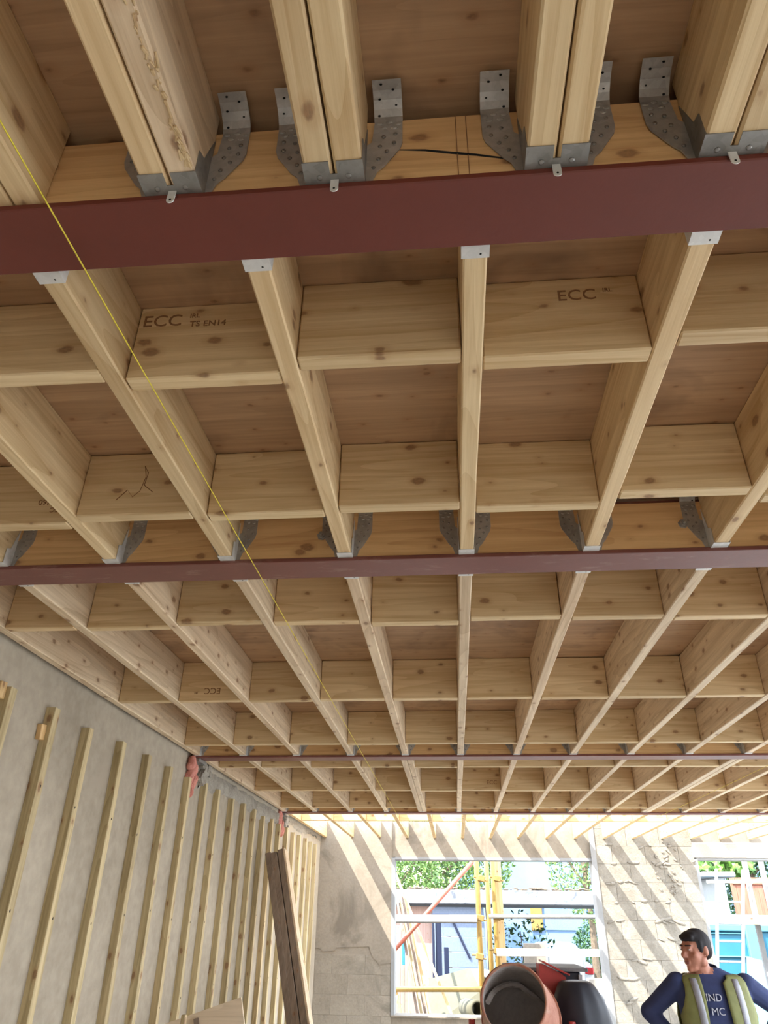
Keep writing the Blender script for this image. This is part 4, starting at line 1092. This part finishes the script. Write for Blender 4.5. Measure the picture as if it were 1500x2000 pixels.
for s_, (sh, el, wr) in arms.items():
    sh, el, wr = map(Vector, (sh, el, wr))
    body.ell(sh, (.068, .066, .066)); body.cap(sh, el, .066, .052); body.cap(el, wr, .054, .038)
    # hand on the hip: palm, four fingers forward, thumb to the back
    d = (wr - el).normalized(); pc = wr + d * .045 + Vector((s_ * -.004, -.02, -.02))
    body.cap(wr, pc, .028, .030); body.ell(pc, (.022, .045, .036))
    for f_, (dz, L_) in enumerate(((.024, .066), (.008, .075), (-.009, .070), (-.025, .056))):
        p0 = pc + Vector((-s_ * .004, -.03, dz)); p1 = p0 + Vector((-s_ * .012, -L_ * .5, -.004)); p2 = p1 + Vector((-s_ * .026, -L_ * .38, -.008))
        body.cap(p0, p1, .0092, .0086); body.cap(p1, p2, .0086, .0075)
    t0 = pc + Vector((0, .018, .018)); t1 = t0 + Vector((-s_ * .004, .035, .016)); t2 = t1 + Vector((-s_ * .016, .024, -.004))
    body.cap(t0, t1, .011, .0098); body.cap(t1, t2, .0098, .0085)
for s_ in (-1, 1):
    hip = Vector((s_ * .095, .01, .88)); kn = Vector((s_ * .125, -.01, .47)); an = Vector((s_ * .135, .03, .09))
    body.cap(hip, kn, .095, .066); body.cap(kn, an, .064, .048); body.ell((s_ * .128, .04, .33), (.058, .06, .12))
    body.cap((s_ * .135, .045, .055), (s_ * .15, -.13, .042), .052, .042); body.ell((s_ * .14, -.03, .03), (.05, .13, .03))
# head
body.ell(H(0, -.012, .030), (.074, .094, .086), HR, 20, 14); body.ell(H(0, .035, -.03), (.062, .056, .070), HR, 18, 12)
body.ell(H(0, .052, -.082), (.040, .034, .028), HR); body.ell(H(0, .078, -.093), (.022, .018, .017), HR)
body.cap(H(0, .088, .018), H(0, .110, -.018), .0095, .0135); body.ell(H(.011, .102, -.022), (.0085,) * 3); body.ell(H(-.011, .102, -.022), (.0085,) * 3)
body.ell(H(0, .076, .036), (.052, .016, .012), HR); body.ell(H(0, .092, -.051), (.023, .010, .0062), HR); body.ell(H(0, .090, -.063), (.021, .010, .0068), HR)
for s_ in (-1, 1):
    body.ell(H(s_ * .044, .060, -.018), (.022, .022, .02), HR); body.ell(H(s_ * .056, .005, -.055), (.018, .03, .03), HR)
    body.ell(H(s_ * .077, -.012, .002), (.010, .018, .031), HR); body.ell(H(s_ * .030, .083, .014), (.013, .009, .010), HR)
pm = remeshed(body, .0075, 'person', 3)
for k in ('navy', 'skin', 'trouser', 'boot'): pm.materials.append(M[k])
mi = []
for f_ in pm.polygons:
    c_ = f_.center
    hand = any((c_ - (Vector(arms[s_][2]) + (Vector(arms[s_][2]) - Vector(arms[s_][1])).normalized() * .03)).length < .155 and c_.z < arms[s_][2][2] + .005 and abs(c_.x) > .13 and c_.y < .10 and (abs(c_.x) > torso_at(c_.z)[1] - .004 or c_.y < -torso_at(c_.z)[2] + .0) for s_ in (-1, 1))
    q_ = HR.transposed() @ (c_ - HC); n0 = Vector((-.028, .012, 1.45)); n1 = HC + Vector((.012, .02, -.075)); tt_ = max(0, min(1, (c_ - n0).dot(n1 - n0) / (n1 - n0).length_squared)); nd = (c_ - n0.lerp(n1, tt_)).length
    if (q_.z > -.085 and q_.length < .17) or (q_.y > .02 and q_.z > -.125 and q_.length < .15 and nd > .05) or (c_.z > 1.484 and nd < .074): mi.append(1)
    elif hand: mi.append(1)
    elif c_.z < .13: mi.append(3)
    elif c_.z < .93: mi.append(2)
    else: mi.append(0)
pm.polygons.foreach_set('material_index', mi)
person = link('person', pm, None, (PX, PY, 0))
tag(person, 'person in navy jumper and open hi-vis vest, hands on hips, looking aside', 'person')
hb = MB()
hb.ell(H(0, -.020, .040), (.081, .097, .088), HR, 20, 14); hb.ell(H(0, .018, .086), (.060, .058, .032), HR); hb.ell(H(0, -.058, .0), (.072, .052, .056), HR)
hb.cap(H(-.040, .060, .080), H(.040, .060, .080), .016, .016); hb.ell(H(.0, .078, .074), (.036, .012, .009), HR)
for s_ in (-1, 1): hb.cap(H(s_ * .066, .018, .05), H(s_ * .069, .018, .005), .013, .009)
hm = remeshed(hb, .006, 'hair', 2); hm.materials.append(M['hair'])
# keep the face clear: drop hair in front of the hairline
bm = bmesh.new(); bm.from_mesh(hm); dele = []
for v_ in bm.verts:
    q = HR.transposed() @ (v_.co - HC)
    if (q.y > .045 and q.z < .055) or (q.y > .03 and q.z < .01 and abs(q.x) < .06): dele.append(v_)
bmesh.ops.delete(bm, geom=dele, context='VERTS'); bm.to_mesh(hm); bm.free()
hair = link('hair', hm, person)
for s_ in (-1, 1):
    mb = MB(); mb.ell(H(s_ * .030, .0855, .014), (.010, .0075, .0046), HR, 10, 7); mb.ell(H(s_ * .030, .0925, .014), (.0042, .0014, .0036), HR, 8, 5, 1); mb.build('eye', [M['eye'], M['hair']], person, smooth=True)
    mb = MB(); mb.cap(H(s_ * .014, .093, .036), H(s_ * .046, .080, .036), .0045, .0035); mb.build('eyebrow', M['hair'], person, smooth=True)
mb = MB(); mb.ell(H(0, .0945, -.053), (.022, .0105, .0042), HR, 12, 7); mb.ell(H(0, .0935, -.061), (.019, .0105, .0046), HR, 12, 7); mb.build('lips', M['lips'], person, smooth=True)
# collar of the jumper standing round the neck
mb = MB(); n = 28; rings = [(1.478, .082, .074), (1.500, .074, .068), (1.522, .073, .067), (1.524, .079, .073), (1.500, .082, .075), (1.470, .094, .082)]
ang = [math.radians(-90 + 52 + 256 * k / (n - 1)) for k in range(n)]          # open at the throat
vs = [(-.028 + a * 1.04 * math.cos(t_), .012 + b * 1.04 * math.sin(t_), z + .016 * math.sin(t_)) for z, a, b in rings for t_ in ang]
fs = [(i * n + k, i * n + k + 1, (i + 1) * n + k + 1, (i + 1) * n + k) for i in range(len(rings) - 1) for k in range(n - 1)]
mb.add(vs, fs); mb.build('collar', M['navy'], person, smooth=True)
# hi-vis vest: two front panels and a back, following the torso
def surf(x, z, front, off):
    _, a, b, cy = torso_at(z); a += off; b += off
    e_ = .85; t_ = min(1, abs(x) / a); c_ = t_ ** (1 / e_); s_ = math.sqrt(max(0, 1 - c_ * c_)) ** e_
    return Vector((x, cy + (-b if front else b) * s_, z))
def vest_panel(s_, front, name):
    zs = [.86, .92, .98, 1.05, 1.12, 1.19, 1.26, 1.32, 1.37, 1.41, 1.44, 1.462, 1.48]; mb = MB(); vs = []; n = 10
    for z in zs:
        a = torso_at(z)[1] + .016
        xin = ((.088 if s_ < 0 else .040) + (.012 if s_ < 0 else .05) * max(0, (1.30 - z) / .44)) if front else 0.0
        if front and z > 1.44: xin = max(.07, xin)
        xout = a * .985 if z < 1.27 else min(a * .985, .225 - .03 * min(1, (z - 1.27) / .1) + (0.0 if z < 1.40 else -.005))
        xout = max(xout, xin + .03)
        for k in range(n): vs.append(surf(s_ * (xin + (xout - xin) * k / (n - 1)), z, front, .016))
    fs = [(i * n + k, i * n + k + 1, (i + 1) * n + k + 1, (i + 1) * n + k) for i in range(len(zs) - 1) for k in range(n - 1)]
    mb.add(vs, fs); o = mb.build(name, M['vest'], vest, smooth=True); md = o.modifiers.new('t', 'SOLIDIFY'); md.thickness = .006; md.offset = 0; return o
vest = empty('hi_vis_vest'); vest.parent = person
for s_ in (-1, 1):
    vest_panel(s_, True, 'front_panel'); vest_panel(s_, False, 'back_panel')
    # upright reflective band
    mb = MB(); zs = np.linspace(.88, 1.46, 14); vs = []
    for z in zs:
        x0 = s_ * ((.135 if s_ > 0 else .118) - .06 * s_ * (z - 1.2))
        for k in range(3): vs.append(surf(x0 + s_ * .020 * (k - 1), z, True, .0215))
    fs = [(i * 3 + k, i * 3 + k + 1, i * 3 + 4 + k, i * 3 + 3 + k) for i in range(13) for k in range(2)]
    mb.add(vs, fs); o = mb.build('reflective_band', M['reflect'], vest, smooth=True); md = o.modifiers.new('t', 'SOLIDIFY'); md.thickness = .002
    mb = MB(); vs = []
    for z in (1.00, 1.05):
        for k in range(12):
            xin = .10; a = torso_at(z)[1] + .016; vs.append(surf(s_ * (xin + (a * .985 - xin) * k / 11), z, True, .021))
    mb.add(vs, [(k, k + 1, 13 + k, 12 + k) for k in range(11)]); o = mb.build('waist_band', M['reflect'], vest, smooth=True); md = o.modifiers.new('t', 'SOLIDIFY'); md.thickness = .002
# print on the chest
for body_, z in (('IND', 1.345), ('MC', 1.275)):
    me = text_mesh(body_, .056, M['print'], 'chest_print', .003)
    zc_ = torso_at(z + .02); t = link('chest_print', me, person, (-.087 if body_ == 'IND' else -.070, zc_[3] - zc_[2] - .010, z)); t.rotation_euler = (math.pi / 2 - .06, 0, 0)
